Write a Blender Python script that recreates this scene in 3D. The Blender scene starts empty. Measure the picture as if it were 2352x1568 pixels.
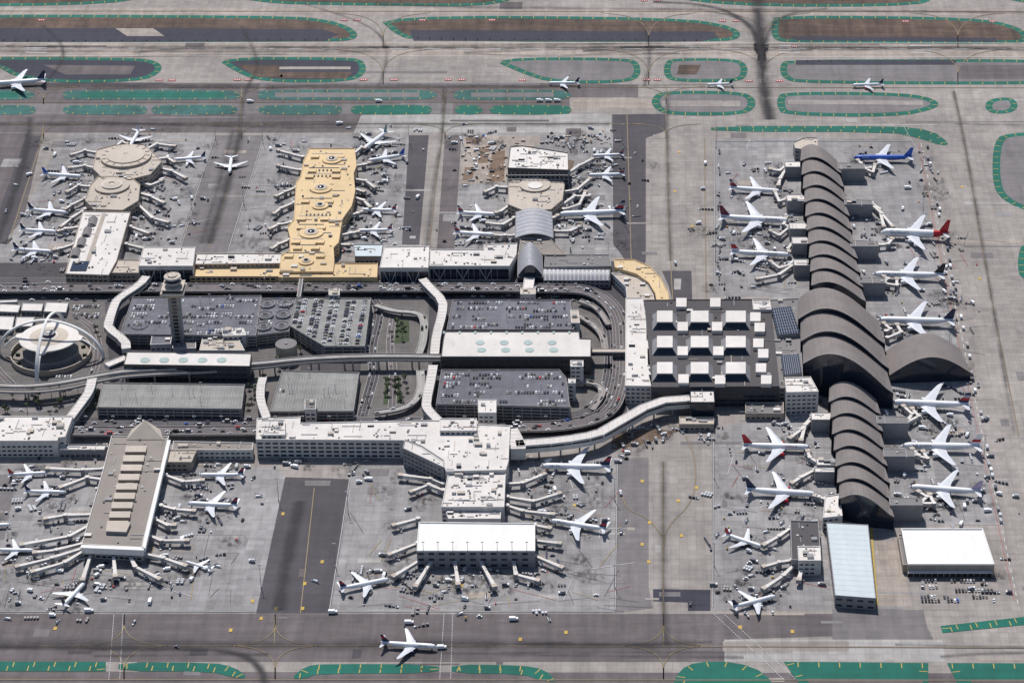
import bpy, math, random
from mathutils import Vector, Matrix
R=random.Random(7)
# ------------------------------------------------------------------ survey frame
F=6156.0; H=1332.0; PHI=math.radians(30); CX=1480.0; CY=784.0
CAMY=-H/math.tan(PHI)
CP,SP=math.cos(PHI),math.sin(PHI)
def P(px,py,h=0.0):
    a=(px-CX)/F; b=(CY-py)/F
    dy=b*SP+CP; dz=b*CP-SP
    t=(h-H)/dz
    return (t*a, CAMY+t*dy)
def PP(l,h=0.0): return [P(x,y,h) for x,y in l]
# ------------------------------------------------------------------ materials
MAT={}
def node_mat(name):
    m=bpy.data.materials.new(name); m.use_nodes=True
    nt=m.node_tree; b=nt.nodes['Principled BSDF']; MAT[name]=m
    return m,nt,b
def mth(nt,op,a,b=None,c=None,clamp=False):
    n=nt.nodes.new('ShaderNodeMath'); n.operation=op; n.use_clamp=clamp
    for i,v in enumerate((a,b,c)):
        if v is None: continue
        if isinstance(v,(int,float)): n.inputs[i].default_value=v
        else: nt.links.new(v,n.inputs[i])
    return n.outputs[0]
def noise(nt,vec,scale,detail=4,rough=0.6):
    n=nt.nodes.new('ShaderNodeTexNoise'); n.inputs['Scale'].default_value=scale
    n.inputs['Detail'].default_value=detail; n.inputs['Roughness'].default_value=rough
    nt.links.new(vec,n.inputs['Vector']); return n.outputs['Fac']
def stretch(nt,vec,sx,sy,sz=1):
    n=nt.nodes.new('ShaderNodeVectorMath'); n.operation='MULTIPLY'
    nt.links.new(vec,n.inputs[0]); n.inputs[1].default_value=(sx,sy,sz); return n.outputs[0]
def ramp01(nt,v,lo,hi,a,b):
    n=nt.nodes.new('ShaderNodeMapRange'); n.inputs[1].default_value=lo; n.inputs[2].default_value=hi
    n.inputs[3].default_value=a; n.inputs[4].default_value=b; n.clamp=True
    nt.links.new(v,n.inputs[0]); return n.outputs[0]
def colmul(nt,col,fac,b):
    n=nt.nodes.new('ShaderNodeVectorMath'); n.operation='SCALE'
    if isinstance(col,tuple): n.inputs[0].default_value=col
    else: nt.links.new(col,n.inputs[0])
    nt.links.new(fac,n.inputs['Scale']); nt.links.new(n.outputs[0],b.inputs['Base Color'])
def simple(name,col,rough=.7,metal=0,var=.12,scale=.15):
    m,nt,b=node_mat(name)
    b.inputs['Roughness'].default_value=rough; b.inputs['Metallic'].default_value=metal
    g=nt.nodes.new('ShaderNodeNewGeometry')
    n=noise(nt,g.outputs['Position'],scale,2,.7)
    f=ramp01(nt,n,.3,.7,1-var,1+var)
    colmul(nt,col,f,b)
    return m
def ground(name,col,slab=7.6,tint=.07,big=.16,stain=.35,streak=.12,joint=.8,sthr=.60,wear=(1,.15)):
    m,nt,b=node_mat(name); b.inputs['Roughness'].default_value=.9
    g=nt.nodes.new('ShaderNodeNewGeometry'); pos=g.outputs['Position']
    f=ramp01(nt,noise(nt,pos,.008,3,.6),.3,.7,1-big,1+big)
    f=mth(nt,'MULTIPLY',f,ramp01(nt,noise(nt,pos,.09,4,.75),.3,.7,1-big*.7,1+big*.7))
    st=noise(nt,stretch(nt,pos,wear[0]*.09,wear[1]*.07),1,3,.65)
    f=mth(nt,'MULTIPLY',f,ramp01(nt,st,.3,.7,1-streak,1+streak))
    if streak>.06:
        st2=noise(nt,stretch(nt,pos,.012,.13),1,3,.65)
        f=mth(nt,'MULTIPLY',f,ramp01(nt,st2,.3,.7,1-streak*.8,1+streak*.8))
    s1=noise(nt,pos,.045,5,.72)
    f=mth(nt,'MULTIPLY',f,ramp01(nt,s1,sthr,sthr+.14,1,1-stain))
    if slab:
        sn=nt.nodes.new('ShaderNodeVectorMath'); sn.operation='DIVIDE'; nt.links.new(pos,sn.inputs[0]); sn.inputs[1].default_value=(slab,slab*1.0,1e6)
        fl=nt.nodes.new('ShaderNodeVectorMath'); fl.operation='FLOOR'; nt.links.new(sn.outputs[0],fl.inputs[0])
        wn=nt.nodes.new('ShaderNodeTexWhiteNoise'); wn.noise_dimensions='2D'; nt.links.new(fl.outputs[0],wn.inputs['Vector'])
        f=mth(nt,'MULTIPLY',f,ramp01(nt,wn.outputs['Value'],0,1,1-tint,1+tint))
        sn2=nt.nodes.new('ShaderNodeVectorMath'); sn2.operation='DIVIDE'; nt.links.new(pos,sn2.inputs[0]); sn2.inputs[1].default_value=(slab*7,slab*3,1e6)
        fl2=nt.nodes.new('ShaderNodeVectorMath'); fl2.operation='FLOOR'; nt.links.new(sn2.outputs[0],fl2.inputs[0])
        wn2=nt.nodes.new('ShaderNodeTexWhiteNoise'); wn2.noise_dimensions='2D'; nt.links.new(fl2.outputs[0],wn2.inputs['Vector'])
        f=mth(nt,'MULTIPLY',f,ramp01(nt,wn2.outputs['Value'],0,1,1-tint,1+tint*.8))
        fr=nt.nodes.new('ShaderNodeVectorMath'); fr.operation='FRACTION'; nt.links.new(sn.outputs[0],fr.inputs[0])
        sx=nt.nodes.new('ShaderNodeSeparateXYZ'); nt.links.new(fr.outputs[0],sx.inputs[0])
        jx=mth(nt,'LESS_THAN',sx.outputs[0],.05); jy=mth(nt,'LESS_THAN',sx.outputs[1],.05)
        j=mth(nt,'MAXIMUM',jx,jy)
        f=mth(nt,'MULTIPLY',f,mth(nt,'SUBTRACT',1,mth(nt,'MULTIPLY',j,1-joint)))
    colmul(nt,col,f,b); return m
ground('concrete_light',(.285,.258,.240),stain=.32,big=.18)
ground('concrete_apron',(.268,.258,.258),stain=.55,sthr=.585,tint=.10,big=.18,streak=.15)
ground('concrete_pale',(.350,.335,.320),stain=.35)
ground('concrete_tan',(.33,.285,.250),stain=.22,streak=.16)
ground('asphalt_mid',(.122,.105,.107),slab=0,stain=.3,streak=.2)
ground('asphalt_grey',(.170,.157,.160),slab=0,stain=.3,streak=.15)
ground('asphalt_dark',(.068,.062,.070),slab=0,stain=.3)
ground('asphalt_navy',(.036,.036,.054),slab=0,stain=.2)
ground('dry_grass',(.088,.058,.044),slab=0,big=.35,stain=.4,streak=.35)
ground('dirt',(.17,.115,.08),slab=0,big=.3,stain=.4)
ground('green_paint',(.006,.118,.086),slab=0,big=.18,stain=.35,sthr=.60)
ground('green_faded',(.035,.125,.112),slab=0,big=.25,stain=.5,sthr=.52)
ground('lawn',(.045,.065,.028),slab=0,big=.35,stain=.4)
ground('city_pave',(.135,.125,.12),slab=5,stain=.4)
ground('deck_grey',(.145,.145,.168),slab=9,stain=.3,joint=.85,tint=.05)
ground('deck_tan',(.245,.245,.235),slab=9,stain=.35,joint=.8,tint=.05)
def roofmat(name,col,big=.1,stain=.25,sthr=.57,slab=0):
    return ground(name,col,slab=slab,big=big,stain=stain,streak=.05,sthr=sthr,tint=.03)
roofmat('roof_white',(.67,.635,.60)); roofmat('roof_bright',(.78,.77,.75),big=.04,stain=.1)
roofmat('roof_cream',(.66,.50,.29)); roofmat('roof_tan',(.27,.24,.215))
roofmat('roof_pale',(.50,.44,.375),stain=.3); roofmat('roof_dark',(.080,.074,.078)); roofmat('roof_grey',(.20,.19,.19))
roofmat('roof_bluewhite',(.55,.61,.63),big=.05,stain=.1)
simple('wall_white',(.58,.56,.54)); simple('wall_grey',(.26,.26,.27)); simple('wall_tan',(.36,.31,.26)); simple('wall_cream',(.58,.43,.25))
simple('wall_dark',(.06,.06,.068)); simple('recess_shade',(.022,.022,.03)); simple('glass',(.02,.028,.045),rough=.15,var=.3,scale=.4)  # recess colour is near-black: shade inside openings painted on solid faces
simple('concrete_wall',(.33,.31,.30)); simple('metal_roof',(.205,.180,.172),rough=.85,var=.10,scale=.06); simple('seam',(.11,.10,.10)); simple('metal_edge',(.30,.27,.26),rough=.7); simple('metal_light',(.30,.31,.35),rough=.5,var=.08)
simple('yellow_paint',(.50,.33,.05)); simple('white_line',(.62,.62,.62)); simple('red_paint',(.34,.04,.04)); simple('dull_yellow',(.40,.29,.06)); simple('thin_yellow',(.36,.24,.06))
simple('line_dark',(.09,.085,.09)); simple('solar',(.015,.025,.05),rough=.2)
simple('ac_white',(.84,.85,.87),rough=.35,var=.03); simple('ac_grey',(.55,.57,.60),rough=.4,var=.06); simple('wing_grey',(.60,.62,.66),rough=.4,var=.06)
simple('steel',(.30,.31,.33),rough=.45); simple('tyre',(.02,.02,.02)); simple('teal_glass',(.36,.45,.42),rough=.3)
for n,c in dict(navy=(.012,.018,.075),red=(.50,.012,.02),black=(.012,.012,.016),blue=(.012,.10,.50),maroon=(.16,.015,.05),lilac=(.50,.42,.60),orange=(.55,.20,.04),teal=(.02,.22,.25),silver=(.40,.41,.44),beige=(.36,.33,.29),skyb=(.10,.35,.7),rust=(.22,.11,.07),stone=(.22,.22,.24),slate=(.10,.11,.14)).items():
    simple('p_'+n,c,rough=.4,var=.05)
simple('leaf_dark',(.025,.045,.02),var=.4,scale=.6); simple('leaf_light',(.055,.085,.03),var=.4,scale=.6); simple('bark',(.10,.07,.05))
def rubber(name,strength):
    m,nt,b=node_mat(name); b.inputs['Base Color'].default_value=(.036,.033,.038,1); b.inputs['Roughness'].default_value=.85
    uv=nt.nodes.new('ShaderNodeUVMap'); s=nt.nodes.new('ShaderNodeSeparateXYZ'); nt.links.new(uv.outputs[0],s.inputs[0])
    a=mth(nt,'ABSOLUTE',mth(nt,'SUBTRACT',mth(nt,'MULTIPLY',s.outputs[0],2),1)); prof=mth(nt,'POWER',mth(nt,'SUBTRACT',1,a,clamp=True),1.6)
    g=nt.nodes.new('ShaderNodeNewGeometry'); n=ramp01(nt,noise(nt,g.outputs['Position'],.03,3,.7),.3,.7,.25,1.2)
    nt.links.new(mth(nt,'MULTIPLY',mth(nt,'MULTIPLY',prof,n),strength,clamp=True),b.inputs['Alpha'])
rubber('rubber',.5); rubber('rubber_strong',.95)
def wearlayer(name,col,st):
    m,nt,b=node_mat(name); b.inputs['Base Color'].default_value=(*col,1); b.inputs['Roughness'].default_value=.85
    uv=nt.nodes.new('ShaderNodeUVMap'); s=nt.nodes.new('ShaderNodeSeparateXYZ'); nt.links.new(uv.outputs[0],s.inputs[0])
    def pr(o):
        return mth(nt,'SUBTRACT',1,mth(nt,'POWER',mth(nt,'ABSOLUTE',mth(nt,'SUBTRACT',mth(nt,'MULTIPLY',o,2),1)),2),clamp=True)
    g=nt.nodes.new('ShaderNodeNewGeometry'); n=ramp01(nt,noise(nt,g.outputs['Position'],.22,4,.75),.47,.68,0,1.2)
    nt.links.new(mth(nt,'MULTIPLY',mth(nt,'MULTIPLY',mth(nt,'MULTIPLY',pr(s.outputs[0]),pr(s.outputs[1])),n),st,clamp=True),b.inputs['Alpha'])
wearlayer('oil_stain',(.04,.037,.040),.85)
# ------------------------------------------------------------------ mesh builder
def area(p): return sum(p[i][0]*p[(i+1)%len(p)][1]-p[(i+1)%len(p)][0]*p[i][1] for i in range(len(p)))/2
def ccw(p): return list(p) if area(p)>0 else list(reversed(p))
def inside(x,y,p):
    c=False; j=len(p)-1
    for i in range(len(p)):
        if (p[i][1]>y)!=(p[j][1]>y) and x<(p[j][0]-p[i][0])*(y-p[i][1])/(p[j][1]-p[i][1])+p[i][0]: c=not c
        j=i
    return c
def offset(p,d):
    o=[];n=len(p)
    for i in range(n):
        a=Vector(p[i-1]);b=Vector(p[i]);c=Vector(p[(i+1)%n])
        e1=(b-a); e2=(c-b)
        if e1.length<1e-6 or e2.length<1e-6: o.append(tuple(b)); continue
        e1.normalize(); e2.normalize()
        n1=Vector((-e1.y,e1.x)); n2=Vector((-e2.y,e2.x)); m=n1+n2
        if m.length<1e-4: m=n1
        m.normalize(); k=max(.35,m.dot(n1)); q=b+m*(d/k); o.append((q.x,q.y))
    return o
def chaikin(p,n=2,closed=True):
    for _ in range(n):
        q=[]; L=len(p)
        rng=range(L) if closed else range(L-1)
        if not closed: q.append(p[0])
        for i in rng:
            a=p[i]; b=p[(i+1)%L]
            q.append((a[0]*.75+b[0]*.25,a[1]*.75+b[1]*.25)); q.append((a[0]*.25+b[0]*.75,a[1]*.25+b[1]*.75))
        if not closed: q.append(p[-1])
        p=q
    return p
class MB:
    def __init__(s): s.v=[];s.f=[];s.m=[];s.mats=[];s.uv={};s.sm=[]
    def mi(s,name):
        if name not in s.mats: s.mats.append(name)
        return s.mats.index(name)
    def face(s,pts,mat,smooth=False,uv=None):
        b=len(s.v); s.v+= [tuple(p) for p in pts]; s.f.append(tuple(range(b,b+len(pts)))); s.m.append(s.mi(mat)); s.sm.append(smooth)
        if uv: s.uv[len(s.f)-1]=uv
    def poly(s,p2,z,mat): s.face([(x,y,z) for x,y in ccw(p2)],mat)
    def prism(s,p2,z0,z1,side,top=None):
        p=ccw(p2); n=len(p)
        for i in range(n):
            a=p[i];b=p[(i+1)%n]
            s.face([(a[0],a[1],z0),(b[0],b[1],z0),(b[0],b[1],z1),(a[0],a[1],z1)],side)
        if top: s.face([(x,y,z1) for x,y in p],top)
    def ring(s,p2,w,z0,z1,mat):
        p=ccw(p2); q=offset(p,w); n=len(p)
        for i in range(n):
            j=(i+1)%n;a,b,c,d=p[i],p[j],q[j],q[i]
            s.face([(*a,z1),(*b,z1),(*c,z1),(*d,z1)],mat)
            if z1-z0>.01:
                s.face([(*a,z0),(*b,z0),(*b,z1),(*a,z1)],mat)
                s.face([(*c,z0),(*d,z0),(*d,z1),(*c,z1)],mat)
    def box(s,cx,cy,z0,z1,lx,ly,ang=0,side='wall_white',top=None):
        c,sn=math.cos(ang),math.sin(ang)
        p=[(cx+c*x-sn*y,cy+sn*x+c*y) for x,y in ((-lx/2,-ly/2),(lx/2,-ly/2),(lx/2,ly/2),(-lx/2,ly/2))]
        s.prism(p,z0,z1,side,top or side)
        if z0>.5: s.face([(x,y,z0) for x,y in reversed(p)],side)
    def cyl(s,cx,cy,z0,z1,r0,r1,mat,top=None,n=16,smooth=True,ry=1):
        a=[(cx+r0*math.cos(2*math.pi*i/n),cy+r0*ry*math.sin(2*math.pi*i/n),z0) for i in range(n)]
        b=[(cx+r1*math.cos(2*math.pi*i/n),cy+r1*ry*math.sin(2*math.pi*i/n),z1) for i in range(n)]
        for i in range(n):
            j=(i+1)%n; s.face([a[i],a[j],b[j],b[i]],mat,smooth)
        if top and r1>0: s.face(b,top)
    def dome(s,cx,cy,z,r,h,mat,n=16):
        pr=[(r,0)]
        for k in range(1,5):
            t=k/4*math.pi/2; q=(r*math.cos(t),h*math.sin(t))
            s.cyl(cx,cy,z+pr[-1][1],z+q[1],pr[-1][0],max(q[0],.01),mat,n=n); pr.append(q)
    def loft(s,rings,mat,cap=True,smooth=True,mats=None):
        for k in range(len(rings)-1):
            A,B=rings[k],rings[k+1];n=len(A)
            for i in range(n):
                j=(i+1)%n; s.face([A[i],A[j],B[j],B[i]],mats[k] if mats else mat,smooth)
        if cap: s.face(list(reversed(rings[0])),mat); s.face(rings[-1],mat)
    def ribbon(s,pts,w,z,mat,thick=0,side=None,zs=None):
        n=len(pts);L=[];Rr=[];acc=0;vs=[]
        for i in range(n):
            a=Vector(pts[max(0,i-1)][:2]);b=Vector(pts[min(n-1,i+1)][:2]);t=(b-a)
            if t.length<1e-6: t=Vector((1,0))
            t.normalize(); nn=Vector((-t.y,t.x))*(w/2); c=Vector(pts[i][:2])
            if i: acc+=(c-Vector(pts[i-1][:2])).length
            vs.append(acc/20); zz=zs[i] if zs else z
            L.append((c.x+nn.x,c.y+nn.y,zz)); Rr.append((c.x-nn.x,c.y-nn.y,zz))
        for i in range(n-1):
            s.face([Rr[i],Rr[i+1],L[i+1],L[i]],mat,uv=[(1,vs[i]),(1,vs[i+1]),(0,vs[i+1]),(0,vs[i])])
            if thick:
                for E in (L,Rr):
                    a,b=E[i],E[i+1]; s.face([(a[0],a[1],a[2]-thick),(b[0],b[1],b[2]-thick),b,a],side or mat)
                a,b,c,d=Rr[i],Rr[i+1],L[i+1],L[i]
                s.face([(q[0],q[1],q[2]-thick) for q in (a,d,c,b)],side or mat)
        if thick:
            for i in (0,n-1):
                a,b=L[i],Rr[i]; s.face([(a[0],a[1],a[2]-thick),(b[0],b[1],b[2]-thick),b,a],side or mat)
    def build(s,name,parent=None,recenter=True,merge=False):
        if not s.v: return None
        me=bpy.data.meshes.new(name)
        ox=oy=0
        if recenter:
            xs=[v[0] for v in s.v];ys=[v[1] for v in s.v]; ox=(min(xs)+max(xs))/2;oy=(min(ys)+max(ys))/2
        me.from_pydata([(v[0]-ox,v[1]-oy,v[2]) for v in s.v],[],s.f)
        for mn in s.mats: me.materials.append(MAT[mn])
        me.polygons.foreach_set('material_index',s.m); me.polygons.foreach_set('use_smooth',s.sm)
        if s.uv:
            ul=me.uv_layers.new(name='UVMap')
            for fi,u in s.uv.items():
                ls=me.polygons[fi].loop_start
                for k,c in enumerate(u): ul.data[ls+k].uv=c
        if merge:
            import bmesh
            bm=bmesh.new(); bm.from_mesh(me); bmesh.ops.remove_doubles(bm,verts=bm.verts,dist=.004); bm.to_mesh(me); bm.free()
        me.update()
        o=bpy.data.objects.new(name,me); o.location=(ox,oy,0); bpy.context.collection.objects.link(o)
        if parent: o.parent=parent
        return o
# ------------------------------------------------------------------ ground
g=MB(); g.face([(-12000,-9000,0),(12000,-9000,0),(12000,16000,0),(-12000,16000,0)],'concrete_light'); g.build('ground',recenter=False)
pv=MB()
def pave(px,mat,z=.03): pv.poly(PP(px),z,mat)
pave([(-400,96),(2800,96),(2800,136),(-400,132)],'concrete_tan')
pave([(-400,18),(2800,22),(2800,36),(-400,32)],'concrete_tan')
pave([(-400,191),(1318,191),(1466,195),(1466,224),(1308,224),(1308,264),(1525,262),(1530,300),(1484,303),(1484,600),(1410,585),(1408,305),(-400,305)],'asphalt_mid',.04)
pave([(1466,190),(2800,194),(2800,268),(1530,268),(1530,224),(1466,224)],'concrete_light',.04)
pave([(-400,190),(380,190),(360,197),(-400,197)],'asphalt_dark',.06); pave([(610,190),(1240,191),(1240,197),(600,197)],'asphalt_grey',.06)
pave([(-400,240),(1040,236),(1040,262),(-400,262)],'asphalt_grey',.06)
pave([(830,264),(1405,262),(1405,306),(812,306)],'concrete_pale',.07)
pave([(1310,226),(1520,226),(1524,250),(1310,252)],'concrete_tan',.07)
pave([(-400,306),(100,306),(30,605),(-400,605)],'asphalt_mid',.05)
pave([(60,312),(95,312),(15,560),(-30,560)],'asphalt_dark',.07)
pave([(150,308),(495,310),(413,562),(447,600),(-40,605),(40,520)],'concrete_apron',.06)
pave([(495,311),(607,311),(530,580),(413,580)],'asphalt_grey',.06)
pave([(607,310),(960,310),(925,562),(900,580),(520,585)],'concrete_apron',.07)
pave([(940,311),(985,311),(963,562),(923,562)],'asphalt_dark',.08)
pave([(985,311),(1022,311),(1003,575),(963,575)],'concrete_light',.08)
pave([(1022,311),(1060,311),(1043,580),(1003,580)],'asphalt_mid',.09)
pave([(1062,308),(1430,308),(1440,420),(1440,590),(1043,590)],'concrete_apron',.10)
pave([(1408,264),(1528,262),(1530,300),(1482,318),(1482,608),(1438,600),(1408,560)],'asphalt_dark',.11)
pave([(1484,318),(1640,318),(1640,690),(1540,690),(1500,625),(1484,608)],'concrete_light',.06)
pave([(1640,320),(2100,320),(2160,640),(2240,940),(2330,1400),(1637,1400),(1640,980),(1780,960),(1770,680),(1640,680)],'concrete_apron',.06)
pave([(2110,320),(2250,320),(2400,900),(2400,1400),(2330,1400)],'concrete_light',.05)
pave([(1520,622),(1588,622),(1590,690),(1545,692),(1535,655)],'asphalt_dark',.12)
pave([(1548,640),(1565,640),(1563,665),(1548,665)],'concrete_pale',.14)
pave([(-400,1060),(640,1075),(655,1095),(590,1408),(-400,1408)],'concrete_apron',.06)
pave([(-400,1090),(40,1090),(10,1240),(-400,1240)],'asphalt_grey',.08)
pave([(655,1095),(803,1100),(757,1408),(588,1408)],'asphalt_dark',.08)
pave([(803,1070),(1420,1050),(1413,1408),(757,1408)],'concrete_apron',.06)
pave([(1418,1053),(1490,1050),(1490,1352),(1500,1395),(1413,1408)],'asphalt_grey',.07)
pave([(1490,1000),(1640,980),(1637,1352),(1490,1352)],'concrete_light',.07)
pave([(1500,1352),(1632,1354),(1632,1402),(1580,1402),(1580,1383),(1500,1380)],'asphalt_navy',.10)
pave([(-400,1409),(1912,1409),(1912,1460),(1664,1468),(1664,1519),(-400,1519)],'asphalt_mid',.05)
pave([(-400,1540),(2800,1546),(2800,1700),(-400,1700)],'asphalt_mid',.05)
pave([(1664,1468),(2165,1468),(2170,1519),(1664,1519)],'concrete_pale',.09)
pave([(1912,1398),(2120,1398),(2130,1440),(2160,1500),(1912,1470)],'asphalt_grey',.08)
pave([(2050,1205),(2310,1205),(2330,1400),(2075,1400)],'concrete_light',.09)
pave([(2010,1240),(2060,1240),(2095,1392),(2015,1392)],'concrete_tan',.10)
pave([(700,1103),(760,1103),(758,1115),(700,1115)],'asphalt_grey',.10)
pave([(1660,1472),(1950,1472),(1950,1495),(1660,1495)],'concrete_light',.11)
pave([(-400,605),(1440,600),(1440,1000),(-400,1005)],'asphalt_dark',.14)  # central zone asphalt, its dark tone includes the area's shade as colour
pave([(-400,700),(240,690),(260,960),(-400,960)],'city_pave',.16)
pave([(840,690),(985,690),(985,820),(970,960),(820,960)],'city_pave',.16)
pave([(560,690),(690,690),(690,960),(560,960)],'city_pave',.155)
pave([(1315,690),(1400,700),(1400,960),(1300,965)],'city_pave',.16)
pave([(905,735),(940,737),(940,785),(900,790)],'lawn',.20); pave([(885,875),(920,873),(922,925),(880,930)],'lawn',.20)
pave([(1405,1000),(1500,985),(1560,990),(1470,1022),(1405,1032)],'dirt',.16)
pave([(1066,312),(1240,312),(1240,335),(1168,340),(1165,420),(1055,425)],'concrete_tan',.18)
for q in ([(1100,340),(1125,340),(1120,375),(1098,375)],[(1130,350),(1160,345),(1158,418),(1120,418)],[(1070,318),(1110,316),(1100,330),(1070,332)],[(1280,365),(1320,370),(1310,400),(1290,410)],[(1068,385),(1090,385),(1085,415),(1062,415)]): pave(q,'dirt',.21)
for i in range(240):
    x=R.uniform(-50,2400);y=R.uniform(0,1560);w=R.uniform(10,60);h=R.uniform(4,20)
    if 590<y<1010 and x<1780: continue
    if i%4==0: w,h=R.uniform(80,260),R.uniform(3,6)
    m=R.choice(['concrete_pale','concrete_light','asphalt_grey','concrete_apron','concrete_tan','concrete_light']) if not(y<310 and x<1500) else R.choice(['asphalt_mid','asphalt_grey','asphalt_mid','asphalt_grey'])
    if y>1409 and x<1640: m=R.choice(['asphalt_mid','asphalt_grey','asphalt_mid','asphalt_dark'])
    if 1095<y<1409 and 588<x<805: m='asphalt_mid'
    a=P(x,y);b=P(x+w,y+h); pv.poly([(a[0],b[1]),(b[0],b[1]),(b[0],a[1]),(a[0],a[1])],.145+i*.0004,m)
pv.build('pavement',recenter=False)
# islands
isl=MB()
def island(px,inner='asphalt_grey',gw=8.5,z=.26,smooth=2,green='green_paint',tick=15,full=False,tl=None):
    p=ccw(PP(px)); p=chaikin(p,smooth) if smooth else p
    isl.poly(p,z,green)
    if not full: isl.poly(offset(p,gw),z+.03,inner)
    if tick:
        acc=tick/2
        n=len(p)
        for i in range(n):
            a=Vector(p[i]);b=Vector(p[(i+1)%n]);d=b-a;L=d.length
            if L<1e-3: continue
            t=d/L; nn=Vector((-t.y,t.x))
            while acc<L:
                c=a+t*acc; ln=(tl or gw*.8)
                q=[c+nn*.6-t*.45,c+nn*.6+t*.45,c+nn*ln+t*.45,c+nn*ln-t*.45]
                isl.face([(v.x,v.y,z+.06) for v in q],'dull_yellow'); acc+=tick
            acc-=L
def patch(px,mat,z=.32): isl.poly(PP(px),z,mat)
island([(-300,34),(640,36),(760,46),(820,70),(820,92),(760,97),(-300,98)],'dry_grass')
patch([(-300,66),(250,65),(240,97),(-300,98)],'asphalt_navy'); patch([(250,65),(740,68),(780,80),(745,95),(240,97)],'asphalt_navy'); patch([(265,66),(352,66),(378,84),(292,84)],'concrete_tan',.35)
island([(862,36),(1560,40),(1690,62),(1706,88),(1650,98),(950,95),(905,78)],'dry_grass')
patch([(940,70),(1640,74),(1650,88),(1610,96),(950,94)],'asphalt_navy')
island([(1772,50),(1782,36),(2240,40),(2345,62),(2372,96),(2300,102),(1830,99),(1772,94)],'dry_grass')
patch([(1810,84),(2290,88),(2290,97),(1830,94)],'asphalt_navy')
island([(-300,-40),(320,-20),(300,12),(-300,18)],'dry_grass'); island([(480,-40),(1190,-40),(1180,16),(840,14),(560,8)],'dry_grass'); island([(1500,-20),(2100,-20),(2160,16),(1640,16)],'dry_grass')
island([(2300,-20),(2700,-20),(2700,14),(2330,12)],'dry_grass')
island([(-300,132),(290,132),(365,140),(375,165),(320,190),(60,191),(-30,140)],'asphalt_navy',gw=8)
patch([(100,150),(310,152),(300,172),(150,172)],'asphalt_mid')
island([(490,132),(800,132),(838,140),(842,170),(800,190),(600,190),(540,165)],'asphalt_navy',gw=8)
patch([(545,150),(640,150),(650,178),(590,178)],'dry_grass'); patch([(650,166),(810,166),(795,182),(640,180)],'dry_grass'); patch([(642,154),(805,154),(805,160),(642,160)],'concrete_tan',.35)
island([(1118,133),(1440,133),(1470,145),(1472,178),(1430,192),(1270,192),(1200,170)],'asphalt_grey',gw=8)
island([(1525,145),(1545,134),(1690,135),(1718,150),(1715,178),(1690,189),(1560,189),(1525,180)],'asphalt_grey',gw=8)
patch([(1560,150),(1610,150),(1600,172),(1555,172)],'dry_grass')
island([(1790,150),(1810,136),(2600,138),(2600,195),(1840,194),(1795,180)],'asphalt_grey',gw=8)
patch([(1828,139),(2195,139),(2195,150),(1828,150)],'asphalt_navy')
patch([(2200,150),(2380,150),(2380,182),(2200,182)],'asphalt_mid')
for a,b in ((-80,80),(145,555),(592,1003),(1042,1312)):
    island([(a,212),(a+25,207),(b-25,207),(b,214),(b,224),(b-25,230),(a+15,230),(a,226)],full=True,green='green_faded',gw=6,tick=18)
    patch([(a+40,213),(b-40,213),(b-40,224),(a+40,224)],'asphalt_grey' if a>500 else 'green_paint')
for a,b in ((-80,82),(145,338),(348,546),(594,786),(806,992),(1045,1108),(1125,1312)):
    island([(a,248),(a+14,242),(b-14,242),(b,248),(b,258),(b-14,264),(a+14,264),(a,258)],full=True,gw=6,tick=18,green='green_paint' if a>700 else 'green_faded')
island([(1497,225),(1520,209),(1700,210),(1735,225),(1735,250),(1700,266),(1530,266),(1497,245)],'asphalt_grey',gw=9); patch([(1520,232),(1700,232),(1700,245),(1520,245)],'concrete_light')
island([(1785,225),(1800,211),(2080,213),(2155,230),(2155,250),(2060,270),(1800,266),(1785,248)],'asphalt_grey',gw=9); patch([(1810,230),(2120,232),(2120,242),(1810,240)],'concrete_light')
island([(2262,236),(2285,225),(2325,225),(2340,240),(2330,258),(2290,263),(2265,255)],'asphalt_grey',gw=8)
island([(1633,290),(2060,290),(2140,300),(2182,330),(2165,336),(2110,318),(2050,304),(1633,303)],full=True,smooth=1,gw=7)
island([(2500,300),(2320,305),(2282,320),(2278,420),(2300,460),(2370,490),(2500,500)],'asphalt_grey')
island([(2500,540),(2350,550),(2335,600),(2345,650),(2500,660)],'asphalt_grey')
for q in ([(-200,1518),(243,1519),(243,1541),(-200,1541)],[(272,1520),(490,1521),(540,1532),(570,1556),(540,1556),(480,1541),(272,1541)],[(668,1558),(700,1530),(740,1524),(1008,1525),(1008,1546),(730,1546),(700,1558)],
          [(1037,1525),(1200,1527),(1250,1537),(1282,1564),(1250,1564),(1200,1547),(1037,1546)],[(1800,1519),(2132,1522),(2132,1590),(1850,1590)],[(2175,1522),(2460,1523),(2460,1600),(2215,1600)],[(1543,1580),(1560,1538),(1600,1519),(1690,1519),(1760,1545),(1790,1600)],[(2160,1437),(2400,1411),(2400,1430),(2165,1453)]):
    island(q,full=True,smooth=1 if len(q)>4 else 0,gw=9,tick=17)
for q in ([(1850,1558),(2120,1560),(2115,1590),(1880,1590)],[(2230,1560),(2460,1560),(2460,1600),(2240,1600)]): patch(q,'asphalt_mid')
isl.build('taxiway_island',recenter=False)
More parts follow.
